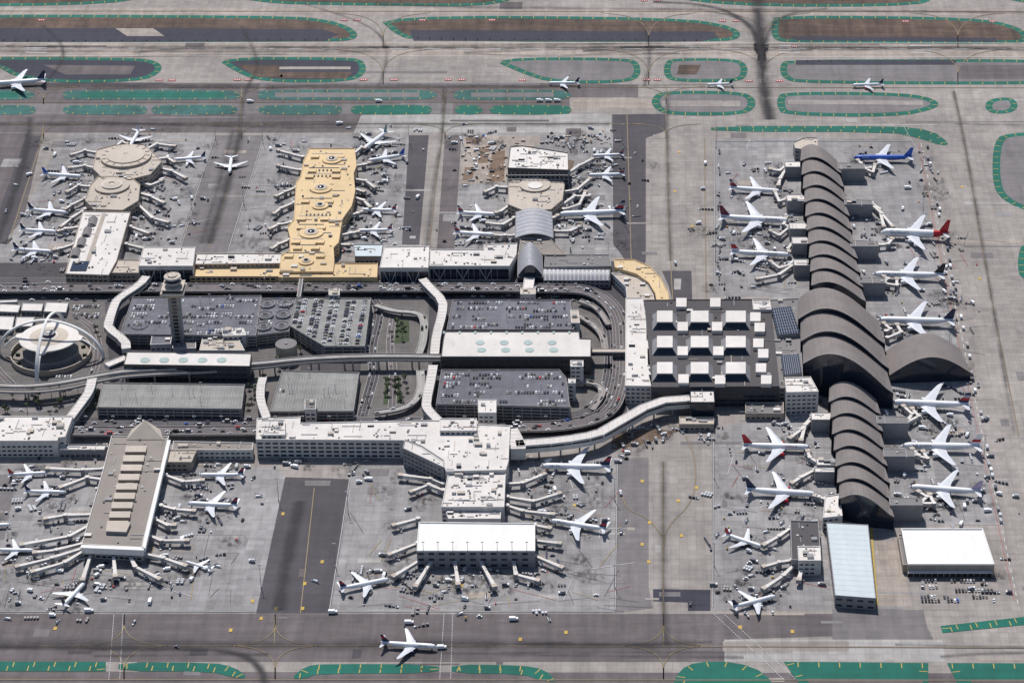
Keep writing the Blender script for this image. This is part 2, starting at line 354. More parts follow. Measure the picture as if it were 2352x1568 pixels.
# markings
mk=MB()
def line(px,w=.6,mat='thin_yellow',z=.40,sm=2,dark=True,wd=2.2):
    p=PP(chaikin(px,sm,False) if len(px)>2 and sm else px)
    if dark: mk.ribbon(p,wd*.8,z-.02,'line_dark')
    mk.ribbon(p,w*.75,z,mat)
def dash(px0,px1,n,duty,w,mat,z=.42):
    for i in range(n):
        t0=i/n;t1=(i+duty)/n
        a=P(px0[0]+(px1[0]-px0[0])*t0,px0[1]+(px1[1]-px0[1])*t0);b=P(px0[0]+(px1[0]-px0[0])*t1,px0[1]+(px1[1]-px0[1])*t1)
        mk.ribbon([a,b],w,z,mat)
dash((-100,112),(2500,114),34,.55,1.4,'white_line')
line([(-300,98.5),(2700,100)],1.1,'white_line',dark=False); line([(-300,129),(2700,132)],1.1,'white_line',dark=False)
for x in (1790,2090,60):
    for k in range(4):
        a=P(x,106+k*5.2);b=P(x+48,106.2+k*5.2); mk.ribbon([a,b],1.6,.44,'white_line')
line([(-300,199),(2700,203)],.5,wd=1.6); line([(-300,285),(1400,285),(1480,285)],.5,wd=1.6); line([(-300,26),(2700,28)],.5,wd=1.6)
line([(-300,1483),(1600,1483),(2700,1490)],.5,wd=1.8); line([(-300,236),(1300,236)],.4,wd=1.2)
line([(-300,1560),(2700,1562)],.5,wd=1.6)
for c in ([(100,285),(95,330),(60,430),(20,560)],[(555,200),(553,300),(530,420),(478,575)],[(1022,200),(1018,300),(1000,430),(985,575)],[(1530,200),(1530,300),(1535,500),(1545,690)],[(1523,1060),(1524,1420),(1524,1483)],[(632,1410),(630,1483)],[(722,1120),(690,1408)],
          [(2190,205),(2210,290),(2260,600),(2340,1000)],[(1618,320),(1622,690)],[(1440,262),(1450,600)],[(1575,1000),(1600,1060),(1595,1150),(1530,1210),(1524,1260)],[(1430,1140),(1440,1170),(1490,1190),(1520,1230)]): line(c,.5,wd=1.4)
def fil(x,y,dx,dy): line([(x,y),(x,y+dy*.55),(x+dx*.35,y+dy*.9),(x+dx,y+dy)],.45,wd=1.2)
for x in (100,555,1022,1530):
    for s in (-1,1): fil(x,240,s*90,-41); fil(x,320,s*80,-35)
for x in (880,1490,1752,2200):
    for s in (-1,1): fil(x,195,s*120,-82); fil(x,110,s*110,-80)
for x in (285,632,1524):
    for s in (-1,1): fil(x,1410,s*100,73); fil(x,1560,s*90,-77)
for x,y in [(1550,440),(1558,1150),(1600,1120),(1490,1290),(740,1290),(700,1340),(1320,1160),(1060,1345),(1195,1468),(530,1447),(127,1443),(1820,1450),(1300,1452),(1475,1105),(1475,1250),(1565,1230),(580,1380),(635,1397),(695,1397),(1492,1200),(650,1180),(600,1420),(1560,350),(1590,520),(2210,430),(2250,640),(1700,1440)]:
    p=P(x,y); mk.box(p[0],p[1],.41,.43,2.8,4.6,0,'yellow_paint')
for c in ([(1413,1400),(1418,1060)],[(803,1100),(757,1400)],[(757,1404),(1413,1404)],[(1637,1395),(1642,325)],[(588,1404),(-200,1404)],[(495,312),(413,560)],[(607,312),(524,575)],[(1642,325),(2100,325)]): line(c,.45,'white_line',dark=True,wd=2)
for c in ([(2170,640),(2330,1380)],[(2110,330),(2170,640)]):
    line(c,.5,'red_paint',dark=False)
dash((2115,330),(2340,1395),60,.5,.5,'white_line')
for c0,c1 in (((283,1410),(275,1560)),((250,1560),(262,1410)),((1020,1410),(1010,1560)),((1040,1410),(1035,1560)),((1640,1410),(1800,1560)),((1665,1412),(1828,1560)),((2075,290),(2150,420))): dash(c0,c1,40,.5,.55,'white_line')
for i in range(300):
    x,y=R.choice([(R.uniform(820,1400),R.uniform(1270,1395)),(R.uniform(10,570),R.uniform(1270,1400)),(R.uniform(1650,1850),R.uniform(330,680)),(R.uniform(1650,1880),R.uniform(1000,1390)),(R.uniform(2100,2230),R.uniform(400,1200)),(R.uniform(830,1400),R.uniform(1080,1250)),(R.uniform(540,920),R.uniform(320,560)),(R.uniform(80,470),R.uniform(320,560))])
    a=R.uniform(-.5,.5) if R.random()<.6 else R.uniform(1.1,2); l=R.uniform(15,45); p=P(x,y); q=(p[0]+l*math.cos(a),p[1]+l*math.sin(a))
    mk.ribbon([p,q],.4,.44+i*.0004,R.choice(['red_paint','white_line','line_dark','line_dark','line_dark','thin_yellow']))
for x,y in [(95,47),(790,47),(820,47),(970,47),(1130,47),(1660,49),(1690,49),(2080,50),(365,185),(395,185),(545,184),(570,184),(835,184),(905,184),(1030,184),(1060,184),(1200,185),(1485,184),(1510,184),(1720,187),(1790,187),(1825,108),(1480,2),(1510,2),(2280,50)]:
    p=P(x,y); mk.box(p[0],p[1],.55,.57,9,5,0,'red_paint')
    for k in range(-1,2): mk.box(p[0]+k*2.6,p[1],.58,.59,1.2,2.6,0,'white_line')
mk.build('painted_markings',recenter=False)
# rubber
rb=MB(); zc=[.60]
def rub(px,w,strong=False):
    zc[0]+=.004; rb.ribbon(PP(chaikin(px,3,False)),w,zc[0],'rubber_strong' if strong else 'rubber')
rub([(1738,-20),(1742,40),(1750,110),(1752,190),(1768,275)],20,True); rub([(1735,-20),(1742,60),(1750,110),(1750,190),(1768,275)],34); rub([(1500,5),(1640,12),(1735,60),(1750,140)],14,True); rub([(1620,25),(1700,40),(1745,90),(1750,160)],12); rub([(1900,20),(1790,35),(1755,90),(1750,150)],12)
rub([(-100,1484),(300,1488),(540,1492),(600,1530),(610,1580)],12,True); rub([(-100,1476),(1600,1482)],26); rub([(860,10),(1100,18),(1500,22),(2400,30)],16); rub([(700,10),(860,60),(895,120),(870,200)],8); rub([(0,198),(1300,199)],20); rub([(0,285),(1400,286)],20)
rub([(553,300),(530,400),(480,560)],16,True); rub([(535,300),(510,400),(462,560)],14)
rub([(1020,200),(1018,300),(995,430),(980,570)],10); rub([(70,270),(60,350),(20,480),(-10,560)],14,True)
rub([(690,1150),(665,1260),(640,1400)],18,True); rub([(1524,1060),(1524,1400),(1530,1480)],12); rub([(555,60),(600,150),(560,210),(550,300)],10)
rub([(1535,210),(1532,300),(1540,600)],9); rub([(2190,210),(2230,400),(2330,1000)],9); rub([(100,60),(160,120),(100,200)],9); rub([(-100,108),(2400,112)],18); rub([(1480,60),(1495,130),(1480,200)],10); rub([(-100,118),(900,119)],14)
for k in range(34):
    x=R.uniform(0,2300); y=R.choice([115,200,285,1480,1445,1500,110,125]); rub([(x,y+R.uniform(-8,8)),(x+R.uniform(100,400),y+R.uniform(-8,8)),(x+R.uniform(400,800),y+R.uniform(-10,10))],R.uniform(3,9))
rb.build('tyre_marks',recenter=False)
FOOT=[]
# ------------------------------------------------------------------ roofs/units
def units(mb,p,h,n,rr,mats=('wall_white','wall_grey','roof_pale','wall_dark'),smax=7):
    n=int(n*.8)
    xs=[q[0] for q in p];ys=[q[1] for q in p];k=0;t=0; pin=offset(p,3)
    while k<n and t<n*12:
        t+=1; x=rr.uniform(min(xs),max(xs));y=rr.uniform(min(ys),max(ys))
        if not inside(x,y,pin): continue
        s=rr.random(); m=rr.choice(mats)
        if s<.50: mb.box(x,y,h+.02,h+rr.uniform(.5,1.2),rr.uniform(1,2.4),rr.uniform(1,2.2),0,m)
        elif s<.64: mb.box(x,y,h+.02,h+rr.uniform(1.3,2.6),rr.uniform(3,smax),rr.uniform(2.5,5),0,m,rr.choice(['roof_white','wall_grey','roof_pale']))
        elif s<.80: mb.box(x,y,h+.2,h+.6,rr.uniform(6,18),.5,0,rr.choice(['metal_light','wall_grey','roof_pale']))
        elif s<.93: mb.box(x,y,h+.2,h+.6,.5,rr.uniform(6,18),0,rr.choice(['metal_light','wall_grey','roof_pale']))
        else: mb.cyl(x,y,h,h+1.2,1.0,1.0,'wall_grey','wall_dark',10)
        k+=1
def facade(mb,p,z0,z1,win,ze=.07):
    sh,wh,ww,gap=win; n=len(p)
    for i in range(n):
        a=Vector(p[i]);b=Vector(p[(i+1)%n]);d=b-a;L=d.length
        if L<5: continue
        t=d/L; nn=Vector((t.y,-t.x))*ze
        if nn.y>.5*ze: continue
        z=z0+1.4
        while z+wh<z1-.8:
            s=1.0
            step=ww+gap if gap>0 else L-2
            while s+ (ww if gap>0 else L-2)<=L-.9:
                e=s+(ww if gap>0 else L-2)
                q=a+t*s+nn;r=a+t*e+nn
                mb.face([(q.x,q.y,z),(r.x,r.y,z),(r.x,r.y,z+wh),(q.x,q.y,z+wh)],'glass')
                s+=step+(0 if gap>0 else 1)
            z+=sh
def bld(name,px,h,roof='roof_white',wall='wall_white',win=(4.5,1.7,3.2,1.6),n=0,par=.9,extra=None,z0=0,umats=None,keep=True):
    p=ccw(PP(px,h)); mb=MB(); rr=random.Random(int(sum(a*3+b*7 for a,b in px)))
    if keep: FOOT.append(p)
    mb.prism(p,z0,h,wall,roof)
    if par: mb.ring(offset(p,-.08),.7,h-.3,h+par,wall if roof!='roof_bright' else 'roof_bright')
    if win: facade(mb,p,z0,h,win)
    if n: units(mb,p,h,n,rr,umats or ('wall_white','wall_white','wall_grey','roof_pale','wall_dark'))
    if extra: extra(mb,rr)
    return mb.build(name)
def rect(x0,y0,x1,y1): return [(x0,y0),(x1,y0),(x1,y1),(x0,y1)]
def ex(mb,rr):
    c=P(289,356,17); mb.cyl(*c,13.5,16.5,28,28,'wall_tan','roof_pale',40); mb.cyl(*c,16.5,17.6,21,21,'wall_tan','roof_pale',40); mb.cyl(*c,17.6,18,20,3,'roof_pale',None,40)
    for k in range(16):
        a=k*math.pi/8; mb.box(c[0]+24.5*math.cos(a),c[1]+24.5*math.sin(a),16.5,17.2,5,.5,a,'wall_tan')
bld('terminal_building',[(222,345),(262,334),(330,333),(352,350),(372,372),(345,402),(300,413),(235,410),(213,388)],13.5,'roof_pale','wall_tan',n=70,extra=ex)
def ex(mb,rr):
    c=P(257,424,16); mb.cyl(*c,13.5,15.5,19,19,'wall_tan','roof_pale',32); mb.cyl(*c,15.5,17,11,11,'wall_tan','roof_white',32); mb.cyl(*c,17,18,10,3,'roof_pale',None,32)
bld('terminal_building',[(208,425),(225,406),(300,406),(322,425),(318,462),(282,484),(215,482),(195,460)],13.2,'roof_pale','wall_tan',n=45,extra=ex)
def barrel(mb,a,b,c,d,h,rise,mat,n=10,end='glass',ribs=0):
    A,B,C,D=map(Vector,(a,b,c,d))
    for i in range(n):
        u0,u1=i/n,(i+1)/n
        z=lambda u:h+rise*math.sin(math.pi*u)
        p=A.lerp(B,u0);q=A.lerp(B,u1);r=D.lerp(C,u1);s=D.lerp(C,u0)
        mb.face([(p.x,p.y,z(u0)),(q.x,q.y,z(u1)),(r.x,r.y,z(u1)),(s.x,s.y,z(u0))][::-1],mat,True)
        mb.face([(s.x,s.y,h),(r.x,r.y,h),(r.x,r.y,z(u1)),(s.x,s.y,z(u0))],end)
        mb.face([(p.x,p.y,h),(q.x,q.y,h),(q.x,q.y,z(u1)),(p.x,p.y,z(u0))],end)
    for k in range(ribs):
        v=(k+.5)/ribs
        for i in range(n):
            u0,u1=i/n,(i+1)/n
            z=lambda u:h+rise*math.sin(math.pi*u)+.18
            pts=[]
            for u,vv in ((u0,v-.012),(u1,v-.012),(u1,v+.012),(u0,v+.012)):
                w=A.lerp(B,u).lerp(D.lerp(C,u),vv); pts.append((w.x,w.y,z(u)))
            mb.face(pts,'wall_white')
def ex(mb,rr):
    for k in range(4):
        x0=213-k*13;y0=500+k*24; barrel(mb,P(x0-8,y0,14),P(x0+12,y0,14),P(x0+7,y0+18,14),P(x0-13,y0+18,14),13.4,3.2,'roof_grey')
    mb.poly(PP([(235,490),(244,490),(205,605),(195,605)],13.1),13.3,'wall_tan')
    a=PP([(168,600),(205,600),(198,622),(160,622)],13.5); mb.poly(a,13.7,'solar')
bld('terminal_building',[(190,486),(300,488),(268,600),(250,633),(150,630),(158,600)],13,'roof_white','wall_tan',n=60,extra=ex)
bld('terminal_building',[(235,597),(322,598),(318,628),(225,628)],11,'roof_pale','wall_tan',n=20)
def glassfront(mb,px0,px1,h,z0=2,z1=None):
    a=Vector(P(*px0,h));b=Vector(P(*px1,h)); a.y-=.2;b.y-=.2; z1=z1 or h-3
    mb.face([(a.x,a.y,z0),(b.x,b.y,z0),(b.x,b.y,z1),(a.x,a.y,z1)],'glass')
    L=(b-a).length; k=3; j=0
    while k+6<L:
        q=a.lerp(b,k/L); mb.box(q.x,q.y-.2,z0,z1,.5,.3,0,'metal_light')
        r=a.lerp(b,(k+6)/L); u,v=(z0,z1) if j%2 else (z1,z0)
        if j%4<2: mb.face([(q.x,q.y-.4,u),(q.x+.7,q.y-.4,u),(r.x+.7,r.y-.4,v),(r.x,r.y-.4,v)],'wall_white')
        k+=6; j+=1
bld('terminal_building',[(330,568),(449,568),(443,612),(318,612)],20,'roof_white','wall_white',None,n=30,extra=lambda mb,rr:glassfront(mb,(320,612),(441,612),20,2,16))
bld('terminal_building',[(452,583),(650,583),(645,606),(446,608)],13,'roof_white','wall_tan',n=35)
bld('terminal_building',[(438,608),(645,608),(642,636),(436,636)],9,'roof_cream','wall_cream',n=22,win=(4,2.2,4,1.5))
def ex(mb,rr):
    for x,y,r in ((737,430,12),(703,598,8),(715,532,13),(762,364,11),(735,470,9)):
        c=P(x,y,16); mb.cyl(*c,14,15.6,r,r,'wall_cream','roof_cream',28); mb.cyl(*c,15.6,16.6,r*.62,r*.55,'roof_cream','roof_pale',28); mb.dome(*c,16.6,r*.3,1.5,'glass')
    for y0 in (352,385,398,455,495,515,548,562,580):
        w=R.uniform(24,46); xc=755-(y0-340)*.23
        mb.poly(PP(rect(xc-w,y0,xc+w,y0+1.6),14),14.3,'wall_dark' if R.random()<.4 else 'roof_pale')
        for s in (-1,1): 
            c=P(xc+s*w*.8,y0+8,15); mb.box(*c,14.02,16.2,9,7,0,'wall_cream','roof_cream')
    for y in (392,405,494):
        for k in range(7):
            c=P(735+k*9-(y-340)*.2,y,14); mb.box(*c,14.02,15,1.6,3.4,0,'wall_dark')
bld('terminal_building',[(710,342),(815,342),(819,382),(812,400),(816,440),(808,474),(786,505),(778,558),(766,570),(768,600),(765,625),(642,625),(645,588),(665,575),(666,545),(660,522),(675,505),(678,450),(680,420),(690,405),(697,370)],14,'roof_cream','wall_cream',n=120,extra=ex,umats=('roof_cream','wall_cream','wall_grey','roof_pale','wall_dark'))
bld('terminal_building',[(640,626),(765,626),(765,606),(868,606),(866,638),(640,638)],12,'roof_cream','wall_cream',n=25,umats=('roof_cream','wall_grey','wall_dark'))
bld('terminal_building',[(882,568),(986,566),(984,616),(872,616)],21,'roof_white','wall_white',None,n=25,extra=lambda mb,rr:glassfront(mb,(874,616),(983,616),21,2,17))
bld('terminal_building',[(988,574),(1110,574),(1112,562),(1188,560),(1186,585),(1170,612),(986,612)],17,'roof_white','wall_white',None,n=55,extra=lambda mb,rr:glassfront(mb,(988,612),(1168,612),17,2,14))
bld('terminal_building',[(812,562),(880,562),(876,590),(815,590)],8,'roof_bluewhite','wall_grey',n=10)
bld('terminal_building',[(1168,418),(1205,403),(1280,403),(1297,425),(1292,460),(1266,482),(1205,486),(1166,470)],13,'roof_pale','wall_tan',n=50,extra=lambda mb,rr:(mb.cyl(*P(1229,425,14),13,15,17,17,'wall_tan','roof_pale',30),mb.cyl(*P(1229,425,16),15,16,8,8,'wall_white','roof_white',30)))
def ex(mb,rr):
    barrel(mb,P(1186,487,14),P(1266,487,14),P(1270,546,14),P(1184,546,14),14,5,'metal_light',12,'glass',7)
bld('terminal_building',[(1184,486),(1268,486),(1272,546),(1182,546)],14,'roof_grey','wall_grey',par=0,extra=ex)
bld('terminal_building',[(1196,548),(1262,548),(1300,586),(1190,586)],12,'roof_tan','wall_tan',n=25)
def scaf(mb,rr):
    a=P(1165,387,24);b=P(1305,394,24)
    for k in range(15):
        x=a[0]+(b[0]-a[0])*k/14; mb.box(x,min(a[1],b[1])-1.2,0,23,.4,.4,0,'steel')
    for z in (5,10,15,20): mb.box((a[0]+b[0])/2,min(a[1],b[1])-1.2,z,z+.3,b[0]-a[0],1,0,'steel')
bld('terminal_building',[(1172,338),(1200,336),(1305,352),(1306,392),(1166,387)],24,'roof_white','wall_dark',None,n=75,extra=scaf)
bld('terminal_building',[(1252,586),(1400,586),(1404,612),(1250,614)],11,'roof_grey','wall_grey',n=22)
def ex(mb,rr):
    barrel(mb,P(1191,582,12),P(1244,582,12),P(1247,634,12),P(1189,634,12),12,13,'metal_light',16,'glass',9)
    A=P(1248,617,10);B=P(1400,620,10);C=P(1400,642,10);D=P(1248,642,10)
    barrel(mb,A,D,C,B,9,5,'metal_light',10,'wall_grey',16)
bld('entrance_hall',[(1189,582),(1246,582),(1248,636),(1188,636)],12,'roof_grey','glass',None,par=0,extra=ex)
bld('entrance_hall',[(1248,616),(1402,617),(1402,643),(1248,643)],9,'roof_grey','wall_grey',par=0)
bld('terminal_building',[(1204,640),(1228,640),(1224,668),(1200,668)],12,'roof_white','wall_white')
bld('terminal_building',[(1410,597),(1456,597),(1492,612),(1518,640),(1534,672),(1537,692),(1508,693),(1505,675),(1490,650),(1462,630),(1434,622),(1412,615)],15,'roof_cream','wall_cream',n=20,umats=('roof_cream','roof_pale'))
bld('terminal_building',[(1404,628),(1436,625),(1460,633),(1486,653),(1500,676),(1504,693),(1440,685),(1437,660)],12,'roof_pale','wall_white',n=18)
bld('terminal_building',[(1437,685),(1476,685),(1482,720),(1500,722),(1502,740),(1484,742),(1485,780),(1503,782),(1504,800),(1487,802),(1488,840),(1505,842),(1505,860),(1490,862),(1496,888),(1436,887)],19,'roof_white','wall_white',n=45)
def ex(mb,rr):
    for i,cx in enumerate((1527,1607,1690)):
        for cy in (729,787,847):
            w=17+i*2.5; p=ccw(PP([(cx-w,cy-15),(cx+w,cy-15),(cx+w,cy+10),(cx-w,cy+10)],29)); q=offset(p,-5)
            for a in range(4):
                b=(a+1)%4; mb.face([(*q[a],22),(*q[b],22),(*p[b],28),(*p[a],28)],'glass' if a==0 else 'wall_grey')
            mb.prism(offset(p,-.4),28,29.2,'roof_pale','roof_white')
    for cx,cy in ((1568,750),(1647,750),(1568,806),(1650,806),(1565,695),(1643,695),(1570,870),(1654,872),(1745,752),(1753,812),(1760,872),(1735,728),(1742,788),(1748,845)):
        p=PP(rect(cx-12,cy-11,cx+12,cy+9),26); mb.prism(p,22,26,'wall_white','roof_white')
bld('international_terminal',[(1480,690),(1768,688),(1790,888),(1498,890)],22,'roof_dark','wall_dark',(4.5,2.5,8,1),n=70,extra=ex,umats=('wall_dark','wall_grey','wall_dark'))
bld('terminal_building',[(1728,690),(1768,690),(1772,712),(1730,712)],24.5,'roof_white','wall_white',n=12)
bld('terminal_building',[(1766,690),(1835,686),(1845,890),(1790,892)],18,'roof_grey','wall_grey',n=90)
for q in ([(1772,708),(1816,703),(1838,764),(1786,769)],[(1794,816),(1834,812),(1842,856),(1800,862)]):
    mb=MB(); p=ccw(PP(q,23)); mb.prism(p,18,23,'wall_grey','solar')
    A,B,C,D=[Vector(P(*t,23)) for t in q]
    for k in range(1,9):
        a=A.lerp(D,k/9);b=B.lerp(C,k/9); mb.ribbon([a,b],.35,23.1,'metal_light'); a=A.lerp(B,k/9);b=D.lerp(C,k/9); mb.ribbon([a,b],.35,23.14,'metal_light')
    mb.build('glass_skylight_roof')
bld('terminal_building',[(1802,868),(1862,866),(1880,900),(1806,902)],24,'roof_white','wall_white',n=20)
bld('terminal_building',[(1498,888),(1580,892),(1580,905),(1500,905)],14,'roof_dark','wall_dark',n=10)
bld('terminal_building',[(1585,898),(1640,898),(1642,925),(1585,925)],20,'roof_white','glass',None,n=12)
bld('terminal_building',[(1560,958),(1640,958),(1640,975),(1560,975)],7,'roof_pale','wall_tan',n=12); bld('terminal_building',[(1712,925),(1800,925),(1800,950),(1712,950)],7,'roof_grey','wall_tan',n=12)
# --- wave-roofed concourse
def wave(name,segs,N=16):
    mb=MB()
    for (L0,R0,L1,R1,hL,hP,hR,rise) in segs:
        a=Vector(P(*L0,hL));b=Vector(P(*R0,hR));d=Vector(P(*L1,hL));c=Vector(P(*R1,hR))
        def pt(u,v,dz=0):
            w=a.lerp(b,u).lerp(d.lerp(c,u),v); base=hL+(hR-hL)*u
            mid=hP-(hL+hR)/2
            bow=(c-b).length*.16*math.sin(math.pi*u)*v
            z=base+mid*(math.sin(math.pi*u**.8))+rise*v*(.45+.55*math.sin(math.pi*u))
            ext=(b-a).normalized()*(2.4*v*(-1 if u==0 else 1 if u==1 else 0))
            return (w.x+ext.x,w.y-bow+ext.y,z+dz)
        for i in range(N):
            u0,u1=i/N,(i+1)/N
            mb.face([pt(u0,1),pt(u1,1),pt(u1,0),pt(u0,0)],'metal_roof')
            f0,f1=pt(u0,1),pt(u1,1)
            mb.face([(f0[0],f0[1]-.1,f0[2]-.8),(f1[0],f1[1]-.1,f1[2]-.8),(f1[0],f1[1]-.1,f1[2]),(f0[0],f0[1]-.1,f0[2])],'metal_edge')
            e0,e1=pt(u0,.97,.1),pt(u1,.97,.1)
            mb.face([(f0[0],f0[1],f0[2]+.1),(f1[0],f1[1],f1[2]+.1),e1,e0],'metal_edge')
            mb.face([(f0[0],f0[1]+2.5,0),(f1[0],f1[1]+2.5,0),(f1[0],f1[1]+2.5,f1[2]-.9),(f0[0],f0[1]+2.5,f0[2]-.9)],'glass')
            if i%2:
                s0=pt(u0,0,.12);s1=pt(u0,1,.12)
                mb.face([(s0[0]-.1,s0[1],s0[2]),(s0[0]+.1,s0[1],s0[2]),(s1[0]+.1,s1[1],s1[2]),(s1[0]-.1,s1[1],s1[2])],'seam')
        for u in (0,1):
            p0=pt(u,0);p1=pt(u,1)
            mb.face([(p0[0],p0[1],0),(p1[0],p1[1],0),p1,p0],'wall_grey')
            for z in (5,9):
                ox=-.1 if u==0 else .1
                mb.face([(p0[0]+ox,p0[1],z),(p1[0]+ox,p1[1],z),(p1[0]+ox,p1[1],z+2.4),(p0[0]+ox,p0[1],z+2.4)],'glass')
        FOOT.append(ccw([tuple(a),tuple(b),tuple(c),tuple(d)]))
    mb.build(name)
def lerp2(a,b,t): return (a[0]+(b[0]-a[0])*t,a[1]+(b[1]-a[1])*t)
segs=[];n=10
La,Lb=(1840,342),(1868,660);Ra,Rb=(1922,368),(1984,695)
for i in range(n):
    t0,t1=i/n,(i+1)/n; segs.append((lerp2(La,Lb,t0),lerp2(Ra,Rb,t0),lerp2(La,Lb,t1),lerp2(Ra,Rb,t1),20,27,13,4.5))
La,Lb=(1833,688),(1850,842);Ra,Rb=(2018,738),(2046,908)
n=3
for i in range(n):
    t0,t1=i/n,(i+1)/n; segs.append((lerp2(La,Lb,t0),lerp2(Ra,Rb,t0),lerp2(La,Lb,t1),lerp2(Ra,Rb,t1),27,44,16,7))
La,Lb=(1905,890),(1932,1150);Ra,Rb=(2012,915),(2048,1190);n=7
for i in range(n):
    t0,t1=i/n,(i+1)/n; segs.append((lerp2(La,Lb,t0),lerp2(Ra,Rb,t0),lerp2(La,Lb,t1),lerp2(Ra,Rb,t1),20,28,13,4.5))
wave('international_concourse',segs)
mb=MB(); barrel(mb,P(2028,815,6),P(2205,805,6),P(2232,862,6),P(2040,868,6),8,20,'metal_roof',18,'glass'); p=ccw(PP([(2030,815),(2205,805),(2230,858),(2042,864)],8)); mb.prism(p,0,8,'glass'); FOOT.append(p)
mb.build('arched_gate_hall')
for x0,y0,x1,y1,h in [(1924,374,1985,388,16),(1938,458,2003,470,16),(1952,552,2017,566,16),(1968,636,2032,650,16),(2012,955,2085,972,17),(2028,1030,2100,1048,17),(2042,1142,2118,1160,17)]:
    bld('gate_node',[(x0,y0),(x1,y0+2),(x1+2,y1),(x0+2,y1)],h,'roof_grey','wall_grey',None,n=4,par=.4)
for x0,y0,x1,y1,h in [(1802,372,1845,384,14),(1806,448,1850,462,14),(1812,512,1858,526,14),(1818,545,1862,560,14),(1822,596,1866,610,14),(1862,948,1915,964,14),(1874,1052,1925,1068,14),(1870,1070,1915,1084,12)]:
    bld('gate_node',[(x0,y0),(x1,y0),(x1+2,y1),(x0+2,y1)],h,'roof_white','wall_grey',None,n=4,par=.4)
bld('terminal_building',[(1822,328),(1850,316),(1878,318),(1880,338),(1850,345),(1826,342)],15,'roof_pale','wall_grey',n=12)
bld('terminal_building',[(1895,1140),(1928,1135),(1935,1185),(1890,1190)],14,'roof_white','wall_white',n=10)
bld('terminal_building',[(1815,1196),(1880,1198),(1886,1290),(1818,1286)],12,'roof_dark','wall_grey',n=18)
bld('terminal_building',[(1832,1255),(1884,1255),(1886,1288),(1834,1288)],15,'roof_white','wall_white',n=16)
def ex(mb,rr):
    a,b,c,d=[Vector(P(*t,12)) for t in ((1898,1202),(1994,1207),(2012,1372),(1918,1366))]
    for k in range(1,14):
        p=a.lerp(d,k/14);q=b.lerp(c,k/14); mb.ribbon([p,q],.12,12.12,'wall_grey')
bld('hangar',[(1898,1200),(1994,1205),(2012,1374),(1918,1367)],12,'roof_bluewhite','wall_grey',(6,2,5,4),par=.4,extra=ex)
mb=MB(); mb.poly(PP([(1998,1212),(2004,1212),(2017,1390),(2012,1390)],0),.5,'dull_yellow'); mb.build('painted_kerb')
def ex(mb,rr):
    a=P(2086,1297,12);b=P(2280,1297,12)
    n=14
    for k in range(n):
        x=a[0]+(b[0]-a[0])*(k+.5)/n; mb.box(x,a[1]-.25,.3,5,4.2,.3,0,'recess_shade')
    mb.box((a[0]+b[0])/2,a[1]-2,6,6.4,b[0]-a[0],4,0,'roof_white')
bld('cargo_building',[(2070,1215),(2257,1215),(2284,1297),(2085,1297)],12,'roof_bright','wall_tan',None,par=1.2,extra=ex,n=0)
bld('cargo_building',[(2062,1228),(2076,1228),(2088,1298),(2074,1298)],8,'roof_grey','wall_tan',None,n=4)
bld('terminal_building',[(-120,957),(168,956),(150,1004),(134,1006),(132,1013),(-120,1014)],17,'roof_white','wall_white',n=70)
bld('terminal_building',[(135,1022),(245,1022),(240,1034),(135,1034)],8,'roof_white','wall_grey',n=10)
def ex(mb,rr):
    for k in range(9):
        t=k/8.; cx=313-t*42; cy=1030+t*172; w=24
        mb.prism(PP([(cx-w,cy-7),(cx+w,cy-7),(cx+w-2,cy+7),(cx-w-2,cy+7)],17),14,17,'wall_tan','roof_pale')
    p=ccw(PP([(302,985),(368,985),(375,1008),(290,1008)],15)); ap=P(333,966,25)
    for a in range(4): mb.face([(*p[a],14.5),(*p[(a+1)%4],14.5),(*ap,26)],'roof_pale')
    mb.prism(PP([(246,1200),(300,1200),(290,1222),(243,1220)],17),14,17.5,'wall_grey','roof_pale')
bld('terminal_building',[(256,1002),(388,1002),(372,1070),(326,1258),(188,1250),(238,1075)],14,'roof_tan','wall_white',(4.5,2,4,1.2),n=60,extra=ex)
mb=MB(); p=ccw(PP([(384,1010),(392,1010),(334,1258),(326,1258)],15)); mb.prism(p,11,15,'roof_bright','roof_bright'); mb.prism(ccw(PP([(186,1250),(330,1256),(330,1263),(186,1257)],15)),9,15,'roof_bright','roof_bright'); mb.build('roof_canopy')
bld('terminal_building',[(398,1014),(582,1018),(580,1034),(396,1034)],10,'roof_tan','wall_white',n=14)
bld('terminal_building',[(388,1034),(452,1034),(440,1062),(380,1062)],10,'roof_pale','wall_tan',n=10)
bld('terminal_building',[(590,962),(690,958),(690,972),(1000,966),(1098,968),(1098,975),(1172,978),(1168,1060),(1162,1080),(1025,1083),(1016,1062),(962,1026),(925,1012),(588,1010)],19,'roof_white','wall_white',(4.3,2,5,2),n=150)
bld('terminal_building',[(600,965),(655,965),(655,1000),(600,1000)],22,'roof_white','wall_white',n=20); bld('terminal_building',[(1010,962),(1095,962),(1095,990),(1010,990)],22.5,'roof_white','wall_white',n=24)
bld('terminal_building',[(930,1010),(968,1024),(1020,1058),(1020,1075),(925,1030)],19.5,'roof_white','wall_grey',n=5)
bld('terminal_building',[(1032,1075),(1162,1075),(1158,1165),(1014,1165)],16,'roof_white','wall_white',n=110)
bld('terminal_building',[(1018,1160),(1150,1160),(1150,1192),(1030,1192)],12,'roof_white','wall_white',n=40)
def ex(mb,rr):
    for k in range(8):
        p=P(972+k*34,1256,22); mb.cyl(*p,16,27,.25,.15,'steel',None,6); mb.box(*p,27,27.6,2.4,.5,0,'steel')
bld('gate_concourse',[(962,1200),(1229,1203),(1229,1266),(957,1266)],17,'roof_bright','wall_grey',(6,2.4,5,4),extra=ex,par=1.1)
